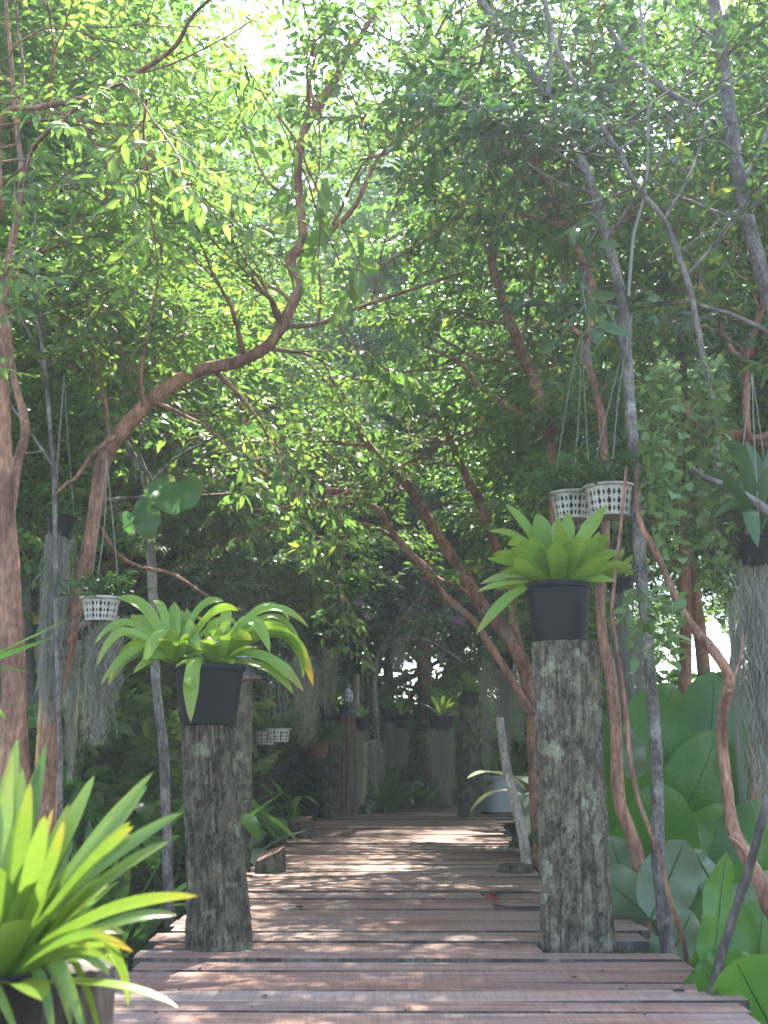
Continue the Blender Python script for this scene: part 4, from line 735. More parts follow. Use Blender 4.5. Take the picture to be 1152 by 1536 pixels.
# leaning dark prop stick, right
b = P(1073, 1472, 3.9); t = P(1140, 1210, 3.9); b[2] = b[2] - .0
o = thing('leaning_branch', 'dark bare branch propped against the crooked trunk at lower right', 'branch', b); m = MB(); tube(m, [P(1055, 1540, 3.95), b, P(1086, 1419, 3.9), P(1103, 1366, 3.9), P(1119, 1318, 3.9), P(1135, 1262, 3.9), P(1150, 1200, 3.95)], [.017, .016, .016, .015, .015, .014, .013], 10, bump=.06); m.build('shaft', M['bark_dark'], o)
o = thing('liana', 'thin brown liana with a kink running down beside the straight grey right trunk', 'vine', P(1030, 1430, 4.9)); m = MB()
tube(m, [P(a, b_, 4.8) for a, b_ in [(1032, 1450), (1022, 1400), (1008, 1360), (1000, 1330), (990, 1290), (972, 1240), (955, 1190), (944, 1130), (940, 1080), (932, 1010), (925, 960), (918, 915), (930, 800), (940, 700)]], [.012, .012, .011, .010, .010, .010, .010, .011, .010, .009, .009, .008, .008, .007], 8, bump=.06); m.build('stem', M['bark_red'], o)
o = thing('hanging_rope', 'long slack grey rope hanging from the canopy beside the grey trunk', 'rope', P(943, 440, 5.2)); m = MB()
tube(m, [P(a, b_, 5.2) for a, b_ in [(955, -40), (965, 60), (972, 150), (971, 250), (965, 300), (951, 350), (946, 400), (943, 445)]], [.008] * 8, 6); m.build('strand', M['rope'], o)

# ------------------------------------------------------------------ background trees (three kinds, copied)
def bg_tree(name, seed, H, crown_r, nlimb, nspray, bark, leaf, kinds, low=.25, lean=.6, tr=.11):
    r = np.random.default_rng(seed); o = thing(name, None, 'tree'); tm = MB(); lm = MB()
    top = np.array([r.normal(0, lean), r.normal(0, lean), H * .8]); n = 8; t = np.linspace(0, 1, n)[:, None]
    ax = top * t + np.array([math.sin(seed), math.cos(seed), 0]) * .35 * np.sin(t * 5) + r.normal(0, .05, (n, 3)) * t; ax[0] = (0, 0, -.1)
    tube(tm, ax, np.linspace(tr, tr * .3, n), 10, sub=4, bump=.05); org = []; drs = []
    for k in range(nlimb):
        s = low + (1 - low) * (k + r.random() * .5) / nlimb; s = min(s, .99); i = s * (n - 1); a = int(i); p = ax[a] * (1 - i + a) + ax[min(a + 1, n - 1)] * (i - a)
        az = k * 2.4 + r.normal(0, .3); ll = crown_r * r.uniform(.6, 1.1); el = r.uniform(.15, .8); d = np.array([math.cos(az) * math.cos(el), math.sin(az) * math.cos(el), math.sin(el)])
        m = 7; u = np.linspace(0, 1, m)[:, None]; q = p + d * ll * u + r.normal(0, .3, 3) * u ** 2 * ll * .6 + np.cumsum(r.normal(0, .03, (m, 3)), 0) * ll
        tube(tm, q, np.linspace(tr * .42, .012, m), 7, sub=3, bump=.04)
        for _ in range(4):
            j = r.integers(2, m - 1); d2 = unit(r.normal(0, 1, 3) + d * .7 + np.array([0, 0, .2])); l2 = ll * r.uniform(.25, .5); u2 = np.linspace(0, 1, 5)[:, None]; q2 = q[j] + d2 * l2 * u2 + r.normal(0, .2, 3) * u2 ** 2 * l2
            tube(tm, q2, np.linspace(.016, .005, 5), 5, raw=True, caps=False)
            for c in range(int(nspray / nlimb / 4)):
                f = r.random(); jj = f * 4; b_ = int(jj); pt = q2[b_] * (1 - jj + b_) + q2[min(b_ + 1, 4)] * (jj - b_) + r.normal(0, .10, 3) * crown_r * .6; org.append(pt); e = r.normal(0, .8, 3); e[2] *= .5; drs.append(unit(d2 + e))
    stamp_sprays(lm, None, kinds, org, drs, 1.15, r); tm.build('trunk', M[bark], o); lm.build('crown', M[leaf], o); return o
PROTO = [bg_tree('leafy_tree', 41, 9.0, 2.5, 11, 620, 'bark_grey', 'leaf', SP_FAR, .22), bg_tree('leafy_tree', 42, 11.0, 3.0, 12, 720, 'bark_red', 'leaf_lit', SP_FAR, .30), bg_tree('leafy_tree', 43, 7.0, 2.4, 11, 640, 'bark_dark', 'leaf_dark', SP_FAR, .20), bg_tree('leafy_tree', 44, 13.5, 3.4, 13, 820, 'bark_red', 'leaf', SP_FAR, .3, tr=.14)]
PROTO.append(bg_tree('shade_canopy_tree', 45, 8.6, 3.0, 14, 900, 'bark_red', 'leaf', SP_FAR, .55, .9, .10))  # extra high crowns, added to keep the sun off the boardwalk
KIND = ['green loose crowned tree on grey stem', 'pale green tall tree on red stem', 'dark bushy tree on dark stem', 'very tall airy tree on red stem', 'added high canopy shade tree on bare red stem']
used = [False] * 5
def place_tree(k, x, y, s=1.0, where=''):
    o = PROTO[k] if not used[k] else copy_tree(PROTO[k]); used[k] = True
    o.location = (x, y, GZ); o.rotation_euler = (0, 0, rng.uniform(0, 6.28)); o.scale = (s, s, s * rng.uniform(.92, 1.08)); o['group'] = 'background trees of the garden, kind %s' % ['one', 'two', 'three', 'four', 'five'][k]
    o['label'] = (KIND[k] + ' ' + where).strip(); return o
spots = [(-3.4, 8.8, 4, .9), (4.0, 13.0, 4, .9), (-2.7, 11.0, 4, .8), (-1.3, 21.5, 3, 1.25), (.9, 18.4, 3, 1.1), (2.3, 22.5, 3, 1.15), (-4.4, 14.4, 3, 1.1), (2.8, 10.4, 4, .85), (3.7, 7.4, 4, .8),
         (-3.6, 8.5, 1, .8), (-5.6, 10.5, 0, .9), (-3.2, 12.2, 2, .85), (-6.8, 13.5, 1, 1.), (-4.6, 15.2, 0, 1.), (-1.9, 17.0, 2, 1.05), (-8.5, 17, 3, 1), (-5.5, 19, 1, 1.), (-2.6, 21.5, 3, 1.), (.4, 20.5, 2, 1.1), (2.6, 19.5, 0, 1.), 
         (7.2, 12.8, 1, .9), (8.2, 16.2, 3, .9), (8.4, 20.5, 1, 1.0), (1.4, 24.5, 3, 1.05), (-.8, 25.5, 1, 1.05), (4.4, 25.5, 0, 1.1), (-4.6, 25.5, 0, 1.15), (-8, 24.5, 1, 1.1), (-11, 22.5, 3, 1.), (11, 25, 0, 1.1),
         (-6.5, 30.5, 3, 1.1), (-2.5, 31, 3, 1.15), (2, 32, 3, 1.1), (6.5, 33, 1, 1.2), (-11, 31, 1, 1.2), (11.5, 33, 3, 1.1), (-14.5, 28, 0, 1.3), (15, 30, 2, 1.3), (0, 38, 3, 1.3), (-5, 39, 1, 1.4), (5, 40, 3, 1.3), (-10, 40, 3, 1.3), (-16, 38, 1, 1.4), (16, 40, 3, 1.3)]
for n_, (x, y, k, s) in enumerate(spots):
    side = 'left of the path' if x < -1 else ('right of the path' if x > 1.5 else 'straight ahead')
    far = 'near the boardwalk' if y < 14 else ('in mid distance' if y < 22 else ('in the back' if y < 33 else 'at the garden edge'))
    place_tree(k, x, y, s, '%s, %s' % (far, side))

# ------------------------------------------------------------------ undergrowth plants (kinds, copied)
def proto_strap(seed, n, L_, wd, m, fold=.25, droop=.5, a1=70):
    o = thing('strap_leaved_plant', None, 'plant'); mb = MB(); rosette(mb, (0, 0, 0), n, L_, wd, 8, a1, droop, .2, fold, False, seed); mb.build('foliage', M[m], o); return o
def proto_pad(seed, n, L_, wd, m, pet=.6):
    r = np.random.default_rng(seed); o = thing('broad_leaved_plant', None, 'plant'); mb = MB(); st = MB()
    for k in range(n):
        az = k * 2.4 + r.normal(0, .2); h = pet * r.uniform(.6, 1.2); out = np.array([math.cos(az), math.sin(az), 0]); p = np.array([0, 0, -.05]); q = out * h * .45 + np.array([0, 0, h])
        tube(st, [p, out * h * .15 + np.array([0, 0, h * .6]), q], [.009, .007, .005], 5); e = q + out * L_ * r.uniform(.5, .9) + np.array([0, 0, L_ * r.uniform(-.3, .55)])
        strap(mb, q, q + out * L_ * .35 + np.array([0, 0, L_ * .3]), e, wd * r.uniform(.8, 1.1), .12, 10, .1, .12, False)
    mb.build('foliage', M[m], o); st.build('stalks', M['shrub'], o); return o
def proto_shrub(seed, rad, h, n, kinds, m):
    r = np.random.default_rng(seed); o = thing('leafy_shrub', None, 'shrub'); lm = MB(); st = MB(); org = []; drs = []
    for k in range(9):
        az = k * 2.4; q = np.array([math.cos(az) * rad * .6, math.sin(az) * rad * .6, h * r.uniform(.6, .95)]); tube(st, [(0, 0, -.1), q * .5 + r.normal(0, .04, 3), q], [.014, .009, .004], 5)
        for _ in range(n // 9): f = r.uniform(.25, 1.05); org.append(q * f + r.normal(0, rad * .22, 3)); d = r.normal(0, 1, 3); d[2] = abs(d[2]) * .5; drs.append(unit(d + q * .8))
    stamp_sprays(lm, st, kinds, org, drs, .8, r); lm.build('foliage', M[m], o); st.build('stems', M['bark_dark'], o); return o
def proto_fern(seed, n, L_):
    """arching pinnate fronds"""
    r = np.random.default_rng(seed); o = thing('fern', None, 'fern'); mb = MB()
    for k in range(n):
        az = k * 2.4; out = np.array([math.cos(az), math.sin(az), 0]); el = R(r.uniform(35, 80)); ll = L_ * r.uniform(.7, 1.1); m = 16
        for i in range(1, m):
            t = i / m; p = out * ll * t * math.cos(el) + np.array([0, 0, ll * (math.sin(el) * t - .55 * t * t)]); wl = ll * .22 * math.sin(t * 2.9 + .2) + .01
            sd = np.array([-out[1], out[0], 0])
            for s in (-1, 1):
                tip = p + sd * s * wl + out * wl * .4 - np.array([0, 0, wl * .2]); d = (out * .35 + np.array([0, 0, .1])) * ll / m * 1.1
                mb.add([p, p + d, (p + tip) / 2 + d * .9, tip, (p + tip) / 2 - d * .2], [(2, 3, 4)], [(0, 1, 2, 4)])
    mb.build('fronds', M['shrub'], o); return o
UP = {'strap': proto_strap(51, 26, .85, .075, 'brom_dk'), 'strapbig': proto_strap(52, 22, 1.15, .12, 'fern', droop=.35, a1=60), 'strapthin': proto_strap(53, 46, .5, .018, 'brom_dk', a1=85, droop=.3), 'brom': proto_strap(54, 26, .42, .06, 'brom', a1=80),
      'pad': proto_pad(55, 11, .55, .24, 'pad'), 'padw': proto_pad(56, 9, .6, .28, 'pad_wax'), 'shrub': proto_shrub(57, .6, 1.0, 110, SP_NEAR, 'shrub'), 'shrubbig': proto_shrub(58, .6, 1.1, 80, SP_BIG, 'shrub'), 'fern': proto_fern(59, 16, .9), 'lit': proto_shrub(60, .7, 1.3, 100, SP_BIG, 'leaf_lit')}
DESC = {'strap': 'dark strap leaved rosette', 'strapbig': "upright bird's nest fern", 'strapthin': 'grassy thin leaved tuft', 'brom': 'bright green bromeliad rosette', 'pad': 'green paddle leaved plant', 'padw': 'pale waxy paddle leaved plant', 'shrub': 'small leaved dark shrub', 'shrubbig': 'broad leaved green shrub', 'fern': 'feathery arching fern', 'lit': 'light green broad leaved shrub'}
upused = {}; UPL = []
def plant(kind, x, y, z=GZ, s=1.0):
    o = UP[kind] if kind not in upused else copy_tree(UP[kind]); upused[kind] = 1
    o.location = (x, y, z); o.rotation_euler = (0, 0, rng.uniform(0, 6.28)); o.scale = (s,) * 3; o['group'] = DESC[kind].replace('rosette', 'rosettes') + ' in the undergrowth'; UPL.append((kind, o)); return o
L1 = [('strap', -1.5, 5.4, 1.), ('brom', -1.35, 4.7, 1.2), ('strapbig', -2.0, 6.4, 1.), ('strapthin', -1.55, 6.5, 1.2), ('pad', -2.9, 6.0, 1.1), ('shrub', -2.5, 5.0, .9), ('fern', -1.6, 4.2, .9), ('strap', -2.3, 7.6, 1.2), ('pad', -1.5, 8.3, .9), ('shrubbig', -3.4, 7.4, 1.2), ('strapthin', -1.25, 5.9, 1.), ('brom', -1.3, 7.1, 1.), ('strapbig', -3.0, 9.2, 1.2), ('strap', -1.7, 9.8, 1.1), ('pad', -1.35, 10.8, .9), ('fern', -2.3, 10.6, 1.1), ('shrub', -3.9, 10.6, 1.3), ('strapbig', -1.7, 12.6, 1.), ('lit', -4.4, 8.9, 1.3), ('shrubbig', -2.6, 13.8, 1.4), ('strap', -.9, 13.6, 1.), ('strapbig', -.35, 14.2, .9), ('pad', .25, 15.2, 1.1), ('padw', -.1, 15.9, 1.), ('strapbig', .65, 16.2, 1.15), ('shrub', -.9, 16.5, 1.4), ('shrubbig', -4.6, 12.9, 1.5), ('lit', -3.5, 16.2, 1.5), ('shrub', -1.8, 19.0, 1.8), ('lit', -5.6, 17.5, 1.8), ('fern', -1.9, 15.2, 1.2), ('shrub', -4.4, 6.2, 1.1), ('padw', -1.6, 3.7, .7), ('shrub', -2.0, 3.7, .7), ('fern', -2.9, 4.4, 1.),
      ('padw', 1.75, 10.8, 1.1), ('padw', 1.45, 8.7, .8), ('fern', 1.5, 9.8, .8), ('lit', 2.6, 13.8, 1.1), ('strapbig', 1.9, 14.8, 1.), ('brom', 2.4, 12.2, 1.2), ('shrub', 2.7, 9.2, 1.1), ('shrubbig', 3.2, 17.0, 1.5), ('strapbig', 2.1, 18.4, 1.2), ('shrub', 1.0, 19.2, 1.6), ('lit', .2, 22.0, 1.8), ('strap', 1.2, 17.2, 1.2), ('shrub', 4.4, 12.6, 1.2), ('lit', 5.4, 17.0, 1.3), ('shrubbig', 6.0, 21, 1.6), ('pad', 1.7, 6.9, .9), ('pad', 2.6, 7.6, 1.1), ('pad', 1.6, 4.6, .6), ('fern', 1.45, 3.8, .6), ('pad', 2.6, 4.4, .8), ('fern', 2.2, 3.6, .7), ('strapthin', 1.35, 5.9, .8), ('shrub', 3.6, 8.6, .9), ('pad', 3.6, 6.4, 1.1)]
L1 += [('strapbig', -2.3, 7.4, 1.25), ('lit', -3.0, 8.6, .9), ('strap', -1.6, 6.9, 1.3), ('pad', -1.9, 8.6, 1.1), ('brom', -1.45, 5.4, 1.4), ('strapbig', -1.5, 11.2, .9), ('strap', -2.3, 5.2, 1.2), ('fern', -2.6, 6.4, 1.3), ('lit', -2.0, 10.0, .8), ('padw', -1.3, 9.3, .7), ('strapbig', -1.75, 7.2, 1.0), ('strap', -2.9, 8.3, 1.2), ('pad', -2.2, 9.0, 1.1), ('lit', -3.1, 11.4, 1.1), ('strapbig', -2.3, 11.6, 1.1), ('shrub', -1.5, 14.6, 1.2), ('strapthin', -2.0, 4.9, 1.3), ('padw', -2.4, 6.9, .9), ('fern', -1.7, 8.9, 1.1), ('brom', -1.9, 6.0, 1.2), ('strap', 1.7, 12.6, 1.1), ('lit', 1.9, 16.4, 1.2), ('pad', 2.5, 10.4, 1.1), ('shrubbig', -1.0, 18.0, 1.3), ('lit', -2.4, 18.0, 1.4), ('fern', .3, 18.0, 1.4)]
for k, x, y, s in L1: plant(k, x, y, GZ, s * (.9 if y < 4.8 else 1.1 if y < 7.5 else 1.4 if y < 12 else 1.2))
byk = {}
for k, o in UPL: byk.setdefault((k, o.location[0] > .7), []).append(o)
ORD = ['nearest', 'second nearest', 'third nearest', 'fourth nearest', 'fifth nearest', 'sixth nearest', 'seventh nearest', 'eighth nearest']
for (k, rt), lst in byk.items():
    lst.sort(key=lambda o: o.location[1])
    for n_, o in enumerate(lst): o['label'] = '%s %s the boardwalk, %s of its kind there' % (DESC[k], 'right of' if rt else 'left of', ORD[min(n_, 7)])

# ------------------------------------------------------------------ big paddle leaves (lower right)
def paddle(mb, st, cx, cy, w_, h_, tilt, Y, fold=.1, tipd=.1, foot=None):
    """one big leaf seen broadside: centre, width, length in picture px, tilt of its axis (deg, 0 = tip up)"""
    s = Y / FPX; c = P(cx, cy, Y); a = R(tilt); ax = np.array([math.sin(a), .0, math.cos(a)]); ly = rng.uniform(-.25, .25); ax = unit(ax + np.array([0, ly, 0])); sd = unit(np.cross(ax, [0, 1, 0]) + np.array([0, rng.uniform(-.5, .5), 0])); sd = unit(sd - ax * np.dot(sd, ax)); nr = np.cross(sd, ax); n = 16; L_ = h_ * s; W_ = w_ * s / 2
    t = np.linspace(0, 1, n); prof = np.clip(np.sin(math.pi * t ** .86) ** .5, 0, 1); prof[0] = .06; prof[-1] = .02; us = np.linspace(-1, 1, 9)
    bend = rng.uniform(-.12, .12)
    V = c + ax * ((t - .5) * L_)[:, None, None] + sd * (us[None, :, None] * W_ * prof[:, None, None]) + nr * ((np.abs(us)[None, :, None] ** 1.4 * W_ * fold * prof[:, None, None]) + (bend * L_ * (t * 2 - 1) ** 2)[:, None, None] + (.012 * np.sin(t * 15 + cx)[:, None, None] * np.abs(us)[None, :, None]))
    lf = np.stack([np.repeat(us[None], n, 0), np.repeat(t[:, None], 9, 1), np.full((n, 9), tipd)], -1); i = np.arange(n - 1)[:, None] * 9; j = np.arange(8)[None, :]
    mb.add(V.reshape(-1, 3), None, np.stack([i + j, i + j + 1, i + 9 + j + 1, i + 9 + j], -1).reshape(-1, 4), 0, lf.reshape(-1, 3))
    tube(st, list(V[:, 4][:-1] - nr * .003), list(np.linspace(.006, .0015, n - 1)), 5, raw=True)
    b0 = V[0, 4]; f = np.array([b0[0] + rng.normal(0, .05) if foot is None else foot[0], b0[1] + .08 if foot is None else foot[1], GZ]); tube(st, [f, (f + b0) / 2 - ax * .08, b0], [.012, .010, .007], 7)
PAD = [('nearer clump of big green paddle leaves beside the deck edge, lower right', (2.3, 6.6), 6.1, [(1000, 1140, 130, 220, -8, .2, 'g'), (1065, 1110, 120, 210, 12, .45, 'g'), (1118, 1120, 120, 230, 24, .5, 'g'), (930, 1160, 90, 200, -12, .5, 'g'), (1040, 1190, 110, 200, 28, .1, 'g'), (968, 1215, 120, 180, -18, .0, 'g'), (985, 1275, 130, 190, 6, -.1, 'g'), (1075, 1220, 110, 200, -12, .3, 'g'), (1130, 1200, 110, 210, 8, .3, 'g'), (1060, 1285, 120, 170, 35, .05, 'g'), (1120, 1280, 120, 170, 30, .0, 'g'), (925, 1255, 100, 170, -25, .2, 'g'), (1030, 1370, 130, 170, -12, -.2, 'd'), (950, 1340, 110, 170, 22, .1, 'd'), (1085, 1350, 120, 160, 15, .0, 'd'), (990, 1080, 90, 120, 30, .7, 'g'), (1150, 1080, 90, 140, -10, .7, 'g')]),
       ('pale waxy backed paddle leaves near the foot of the grey trunk', (1.75, 5.9), 5.5, [(1003, 1318, 84, 120, 25, -.15, 'w'), (945, 1350, 80, 130, -50, .1, 'w'), (935, 1310, 70, 110, -20, .3, 'w'), (1010, 1425, 80, 120, 30, -.1, 'w'), (942, 1130, 50, 80, -15, .4, 'w'), (1060, 1310, 40, 80, -30, .3, 'w')]),
       ('upright folded bright green leaf and low leaves at the lower right corner', (1.6, 4.2), 4.2, [(1078, 1380, 62, 190, 12, .1, 'g'), (1082, 1470, 70, 120, 60, .0, 'g'), (1105, 1490, 150, 110, 50, -.2, 'g'), (1135, 1500, 140, 150, -30, -.3, 'g'), (1125, 1370, 90, 150, 40, .3, 'w'), (1135, 1440, 130, 160, 15, .2, 'd'), (1090, 1450, 110, 130, -40, .3, 'd'), (1145, 1330, 100, 170, 20, .4, 'd'), (1065, 1510, 90, 100, -50, -.1, 'd')])]
for lab, foot, Y, ls in PAD:
    o = thing('paddle_leaved_plant', lab, 'plant', (foot[0], foot[1], GZ)); g = {'g': MB(), 'w': MB(), 'd': MB()}; st = MB()
    for cx, cyy, w_, h_, tl, dy, k in ls:
        if k: paddle(g[k], st, cx, cyy, w_, h_, tl, Y + dy, .12, .1, (foot[0] + rng.normal(0, .12), foot[1] + rng.normal(0, .1)))
    for k, m_, nm in (('g', 'pad', 'green_leaves'), ('w', 'pad_wax', 'waxy_leaves'), ('d', 'pad', 'shaded_leaves')):
        if g[k].n: g[k].build(nm, M[m_], o)
    st.build('stalks', M['fern'], o)

# wavy fern fronds entering at the left edge
o = thing('bird_nest_fern', "pale green wavy fronds of a bird's nest fern poking in at the left edge", 'fern', P(-60, 1010, 3.6)); mb = MB()
for bx, by, mx, my, tx, ty, w_, dy, tk in [(-80, 1010, -5, 985, 110, 925, 22, .1, 0), (-80, 1020, 0, 990, 84, 955, 42, 0, 0), (-80, 1030, -20, 990, 45, 1010, 34, -.1, 0), (-80, 1010, -60, 900, -40, 860, 34, 0, 0), (-80, 1030, -20, 1050, 10, 1080, 34, .1, 0)]:
    strap(mb, P(bx, by, 3.6), P(mx, my, 3.6 + dy), P(tx, ty, 3.6 + dy * 1.5), w_ * 3.6 / FPX, .35, 18, tk, .5, False)
mb.build('fronds', M['fern'], o)
o = thing('far_bird_nest_fern', "arching bird's nest fern with wide fronds beside the far end of the deck", 'fern', G(575, 1212)); mb = MB(); Yf = 13.6
for bx, by, mx, my, tx, ty, w_, dy in [(585, 1215, 600, 1160, 655, 1112, 20, .1), (585, 1215, 590, 1150, 625, 1118, 22, .1), (580, 1215, 575, 1150, 595, 1120, 20, .1), (585, 1215, 620, 1160, 660, 1165, 18, 0), (588, 1215, 630, 1170, 660, 1205, 16, -.1), (590, 1215, 612, 1170, 622, 1205, 26, -.2), (580, 1215, 555, 1160, 530, 1150, 20, 0), (575, 1215, 545, 1175, 525, 1200, 20, 0), (585, 1215, 640, 1165, 690, 1162, 10, .1), (580, 1215, 560, 1140, 560, 1110, 18, .2)]:
    strap(mb, P(bx, by, Yf), P(mx, my, Yf + dy), P(tx, ty, Yf + dy), w_ * Yf / FPX, .2, 12, 0, .4, False)
mb.build('fronds', M['fern'], o)
o = thing('banana_like_leaf', 'broad arching green leaf beside the deck, between the slim post and the far left posts', 'plant', P(395, 1250, 9.5)); mb = MB(); Yf = 9.5
for bx, by, mx, my, tx, ty, w_ in [(440, 1230, 440, 1160, 372, 1212, 24), (430, 1235, 400, 1165, 372, 1175, 26), (440, 1235, 440, 1170, 480, 1210, 26), (436, 1235, 425, 1180, 405, 1170, 18)]:
    strap(mb, P(bx, by, Yf), P(mx, my, Yf), P(tx, ty, Yf - .1), w_ * Yf / FPX, .15, 12, 0, .3, False)
mb.build('leaves', M['fern'], o)

# round shield leaves on the pale grey trunk and branch
def shield(label, c, Y, leaves):
    o = thing('shield_fern', label, 'fern', P(*c, Y)); mb = MB()
    for cx, cyy, w_, h_, tl, dy in leaves:
        paddle(mb, MB(), cx, cyy, w_, h_, tl, Y + dy, .15, .2)
    mb.build('fronds', M['fern'], o)
shield('large round ribbed leaves clasping the pale grey trunk on the left', (225, 750), 6.7, [(268, 742, 60, 85, 65, -.2), (218, 775, 46, 70, 170, -.25), (192, 785, 26, 44, 150, -.1), (240, 735, 40, 60, 40, -.1)])
shield('pair of bright rounded leaves on the thin branch left of centre', (352, 655), 8.2, [(352, 645, 26, 34, 10, -.1), (385, 645, 28, 48, 65, -.15), (366, 680, 40, 28, 80, -.2), (350, 668, 30, 30, 90, -.1)])
# dischidia-like vine curtains
def vine_curtain(label, top, Y, wpx, hpx, n, seed, leaf=(.05, .042), m='vine'):
    r = np.random.default_rng(seed); o = thing('hanging_vine', label, 'vine', P(*top, Y), 'button leaved vines hanging on the right'); lm = MB(); st = MB(); lv, lt, lq = leaf_block(1, leaf[0], leaf[1], r); s = Y / FPX
    for k in range(n):
        x = r.normal(0, .4) * wpx * s / 2; yy = r.normal(0, .10); L_ = hpx * s * r.uniform(.35, 1); N_ = int(L_ / .028); b = P(*top, Y) + np.array([x, yy, -abs(x) * .4]); t = np.linspace(0, 1, N_)
        c = b + np.stack([.02 * np.sin(t * 6 + k), .02 * np.cos(t * 5 + k * 2), -t * L_], -1); tube(st, c[::3], np.full(len(c[::3]), .0016), 3, raw=True, caps=False)
        for i in range(N_):
            if r.random() < .25: continue
            A = rotm(r.random() * 6.28, r.uniform(-.9, .1), r.normal(0, .5)) * r.uniform(.6, 1.15); lm.add(lv @ A.T + c[i], lt, lq)
    lm.build('foliage', M[m], o); st.build('stems', M['vine'], o)
vine_curtain('dense curtain of button leaved vine hanging just right of the grey trunk', (990, 545), 4.75, 70, 330, 22, 71)
vine_curtain('pale looser vine curtain farther right, in front of the bright gaps', (1058, 540), 5.0, 80, 460, 16, 72, (.055, .045))
vine_curtain('green vine strands at the top of the left trunk gap', (110, 760), 7.3, 60, 330, 10, 73, (.05, .045), 'fern')
vine_curtain('few leafy strands in front of the foot of the bright gap', (960, 880), 4.6, 60, 110, 6, 74, (.09, .045))
vine_curtain('yellowing leafy twigs under the vine, between the two right trunks', (1015, 890), 4.6, 80, 110, 8, 75, (.085, .05))

# ------------------------------------------------------------------ fence, canes, bench
o = thing('rail_fence', 'dark low wooden rail fence behind the paddle leaves on the right', 'fence', (3.6, 9.5, GZ))
for q in range(6): m = MB(); x = 1.9 + q * 1.1; box(m, (x, 9.5, .25), (.09, .09, 1.75)); m.build('fence_post', M['timber'], o, False)
for z in (.62, .86, 1.12): m = MB(); box(m, (4.65, 9.44, z), (5.6, .03, .11)); m.build('rail', M['timber'], o, False)
for n_, (px, wpx) in enumerate([(52, 9), (61, 6), (70, 7), (8, 8), (-2, 9)]):
    b = P(px, 1230, 6.6); t = P(px + 2, 1030 + 6 * n_, 6.6); o = thing('bamboo_cane', 'orange bamboo cane upright behind the left trunks, %s of the five' % ['third from the left', 'fourth from the left', 'rightmost', 'second from the left', 'leftmost'][n_], 'bamboo cane', (b[0], b[1], GZ), 'upright bamboo canes'); m = MB()
    zz = np.linspace(GZ, t[2], 9); r_ = wpx * 6.6 / FPX / 2; pts = []; rd = []
    for z in zz: pts += [(b[0], b[1], z - .02), (b[0], b[1], z), (b[0], b[1], z + .02)]; rd += [r_, r_ * 1.18, r_]
    tube(m, pts, rd, 9, raw=True); m.build('cane', M['bamboo'], o)
b = P(655, 1180, 17.0); o = thing('plank_bench', 'low plank bench with sunlit top beyond the bend of the path', 'bench', (b[0], b[1], 0)); m = MB(); box(m, b + np.array([.05, 0, -.02]), (.85, .4, .05)); m.build('seat', M['stick'], o, False)
for x in (-.3, .4): m = MB(); box(m, (b[0] + x, b[1], b[2] / 2 - .03), (.08, .3, b[2] - .05)); m.build('leg', M['timber'], o, False)

# ------------------------------------------------------------------ things lying on the deck
b = G(738, 1343); o = thing('hair_band', 'black band with red bow lying on the deck left of the thick right post', 'hair band', (b[0], b[1], 0)); m = MB()
tube(m, [G(x, y, .014) for x, y in [(722, 1341), (735, 1340), (755, 1338), (780, 1337.5), (800, 1338), (822, 1339)]], [.007, .008, .008, .007, .007, .006], 8); m.build('band', M['wire'], o)
m = MB()
for k in range(26):
    c = G(rng.uniform(727, 747), rng.uniform(1340, 1347), .012 + rng.random() * .015); d = rng.normal(0, .010, (3, 3)); m.add([c + d[0], c + d[1], c + d[2]], [(0, 1, 2)])
for sx in (-1, 1): lathe(m, [(.001, -.009), (.012, -.005), (.015, .002), (.010, .009), (.001, .012)], G(737, 1343, .014) + np.array([sx * .017, 0, 0]), 10)
m.build('bow', M['red'], o, False)
b = G(742, 1358); o = thing('hair_band', 'thin plain black band with a small cross end, nearer the camera than the bowed band', 'hair band', (b[0], b[1], 0)); m = MB()
tube(m, [G(x, y, .011) for x, y in [(738, 1357.5), (745, 1358), (758, 1360), (775, 1361), (800, 1360.5), (822, 1360)]], [.004, .005, .006, .006, .006, .005], 8); m.build('band', M['wire'], o); m = MB(); tube(m, [G(742, 1352, .01), G(742, 1363, .01)], [.005, .005], 6); m.build('cross_end', M['wire'], o)
def debris(px, py, L_, wd, az, m_, label, curl=.3, name='fallen_leaf'):
    c = G(px, py, .006); mb = MB(); v, t, q = leaf_block(1, L_, wd, rng); v = v.copy(); v[:, 1] -= L_ / 2; v[:, 2] = np.abs(v[:, 2]) + curl * (v[:, 0] ** 2) / max(wd, .01) + .001; A = rotm(az, 0, 0); mb.add(v @ A.T + c, t, q)
    v2 = v.copy(); v2[:, 2] -= .0015; mb.add(v2 @ A.T + c, [f[::-1] for f in t], [f[::-1] for f in q]); tag(mb.build(name, M[m_]), label, 'leaf', 'fallen leaves on the deck')
debris(435, 1364, .10, .03, 1.9, 'paper', 'pale curled leaf lying on the deck right of the left post')
debris(443, 1361, .09, .04, 1.2, 'litter', 'brown leaf touching the pale curled leaf on the deck')
debris(401, 1326, .06, .04, 1.5, 'litter', 'small brown leaf on the deck near the nearer stump')
debris(675, 1325, .03, .03, 1.5, 'paper', 'tiny pale speck of leaf in the middle of the deck')
debris(711, 1246, .05, .05, .5, 'litter', 'small dark leaf on the deck in front of the middle far post')
debris(1017, 1486, .05, .018, 1.57, 'wire', 'small black twig fragment on the planks near the lower right', name='twig_fragment')
debris(397, 1494, .02, .02, 1.57, 'litter', 'tiny brown crumb of leaf on the nearest left planks')
debris(620, 1412, .03, .012, 1.4, 'litter', 'thin brown leaf sliver at mid deck between the two posts')
debris(860, 1466, .03, .014, 1.7, 'litter', 'tiny brown leaf sliver on the planks below the right post')
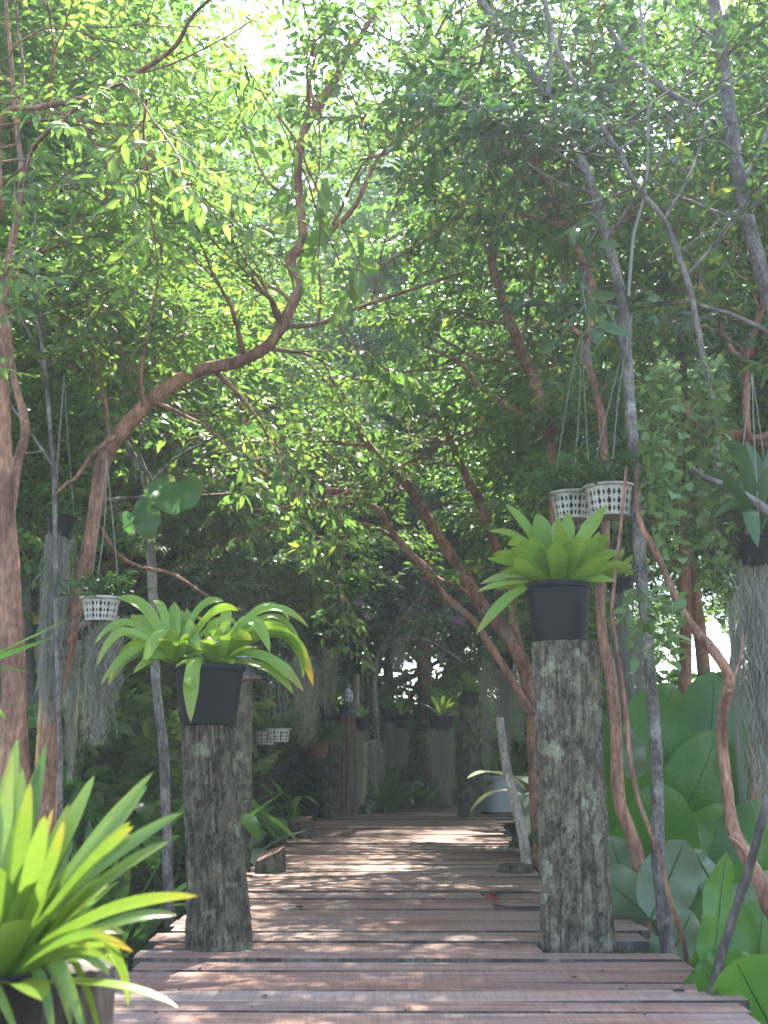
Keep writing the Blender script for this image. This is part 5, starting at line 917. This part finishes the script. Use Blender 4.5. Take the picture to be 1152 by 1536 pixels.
mb = MB(); v, t, q = leaf_block(1, .03, .011, rng, True); n = 240; yy = rng.uniform(2.6, 13, n); ps = np.stack([rng.uniform(LX(yy) + .05, RX(yy) - .05), yy, np.full(n, .008)], -1); Rs = np.array([rotm(rng.random() * 6.28, rng.normal(0, .12), rng.normal(0, .12)) * rng.uniform(.3, 1.2) for _ in range(n)])
stamp(mb, (v, np.array(t), np.array(q)), Rs, ps); tag(mb.build('leaf_crumbs', M['litter']), 'tiny dry leaf crumbs strewn over the planks of the boardwalk', 'leaf litter', kind='stuff')
# leaf litter on the soil
mb = MB(); v, t, q = leaf_block(1, .10, .045, rng, True); n = 9000; ps = np.stack([rng.uniform(-9, 9, n), rng.uniform(1.5, 24, n), np.full(n, GZ + .07) + rng.uniform(0, .03, n)], -1); Rs = np.array([rotm(rng.random() * 6.28, rng.normal(0, .25), rng.normal(0, .25)) * rng.uniform(.6, 1.3) for _ in range(n)])
stamp(mb, (v, np.array(t), np.array(q)), Rs, ps); tag(mb.build('leaf_litter', M['litter']), 'dry brown leaf litter covering the soil beside the boardwalk', 'leaf litter', kind='stuff')
# orchids in the middle distance
for n_, (px, py, Y) in enumerate([(540, 905, 11.2), (688, 930, 9.0), (548, 925, 11.2)]):
    o = thing('orchid_spray', 'small spray of purple orchids, %s' % ['upper one by the grey sapling fork', 'on the red leaning stems', 'lower one by the grey sapling fork'][n_], 'flower', P(px, py, Y), 'purple orchid sprays'); lm = MB(); lv, lt, lq = leaf_block(1, .03, .024, rng, True)
    for k in range(34): lm.add(lv @ rotm(rng.random() * 6.28, rng.normal(0, .6), 0).T + P(px, py, Y) + rng.normal(0, .018, 3), lt, lq)
    lm.build('petals', M['purple'], o); st = MB(); tube(st, [P(px, py + 12, Y), P(px + 3, py, Y), P(px - 2, py - 12, Y)], [.004, .003, .002], 5); st.build('stem', M['shrub'], o)
hm = bpy.data.materials.new('haze_air'); hm.use_nodes = True; hn = hm.node_tree.nodes; hn.clear(); ho = hn.new('ShaderNodeOutputMaterial'); hv = hn.new('ShaderNodeVolumePrincipled')
hv.inputs['Density'].default_value = .0028; hv.inputs['Color'].default_value = (.92, .96, .95, 1); hv.inputs['Anisotropy'].default_value = .3; hm.node_tree.links.new(hv.outputs[0], ho.inputs['Volume'])
m = MB(); box(m, (0, 20, 8.5), (70, 60, 20.5)); tag(m.build('haze', hm, smooth=False), kind='stuff')
for o in SC.objects:
    if '_o' in o.keys(): del o['_o']
print('objects', len(SC.objects), 'verts', sum(len(m.vertices) for m in bpy.data.meshes))
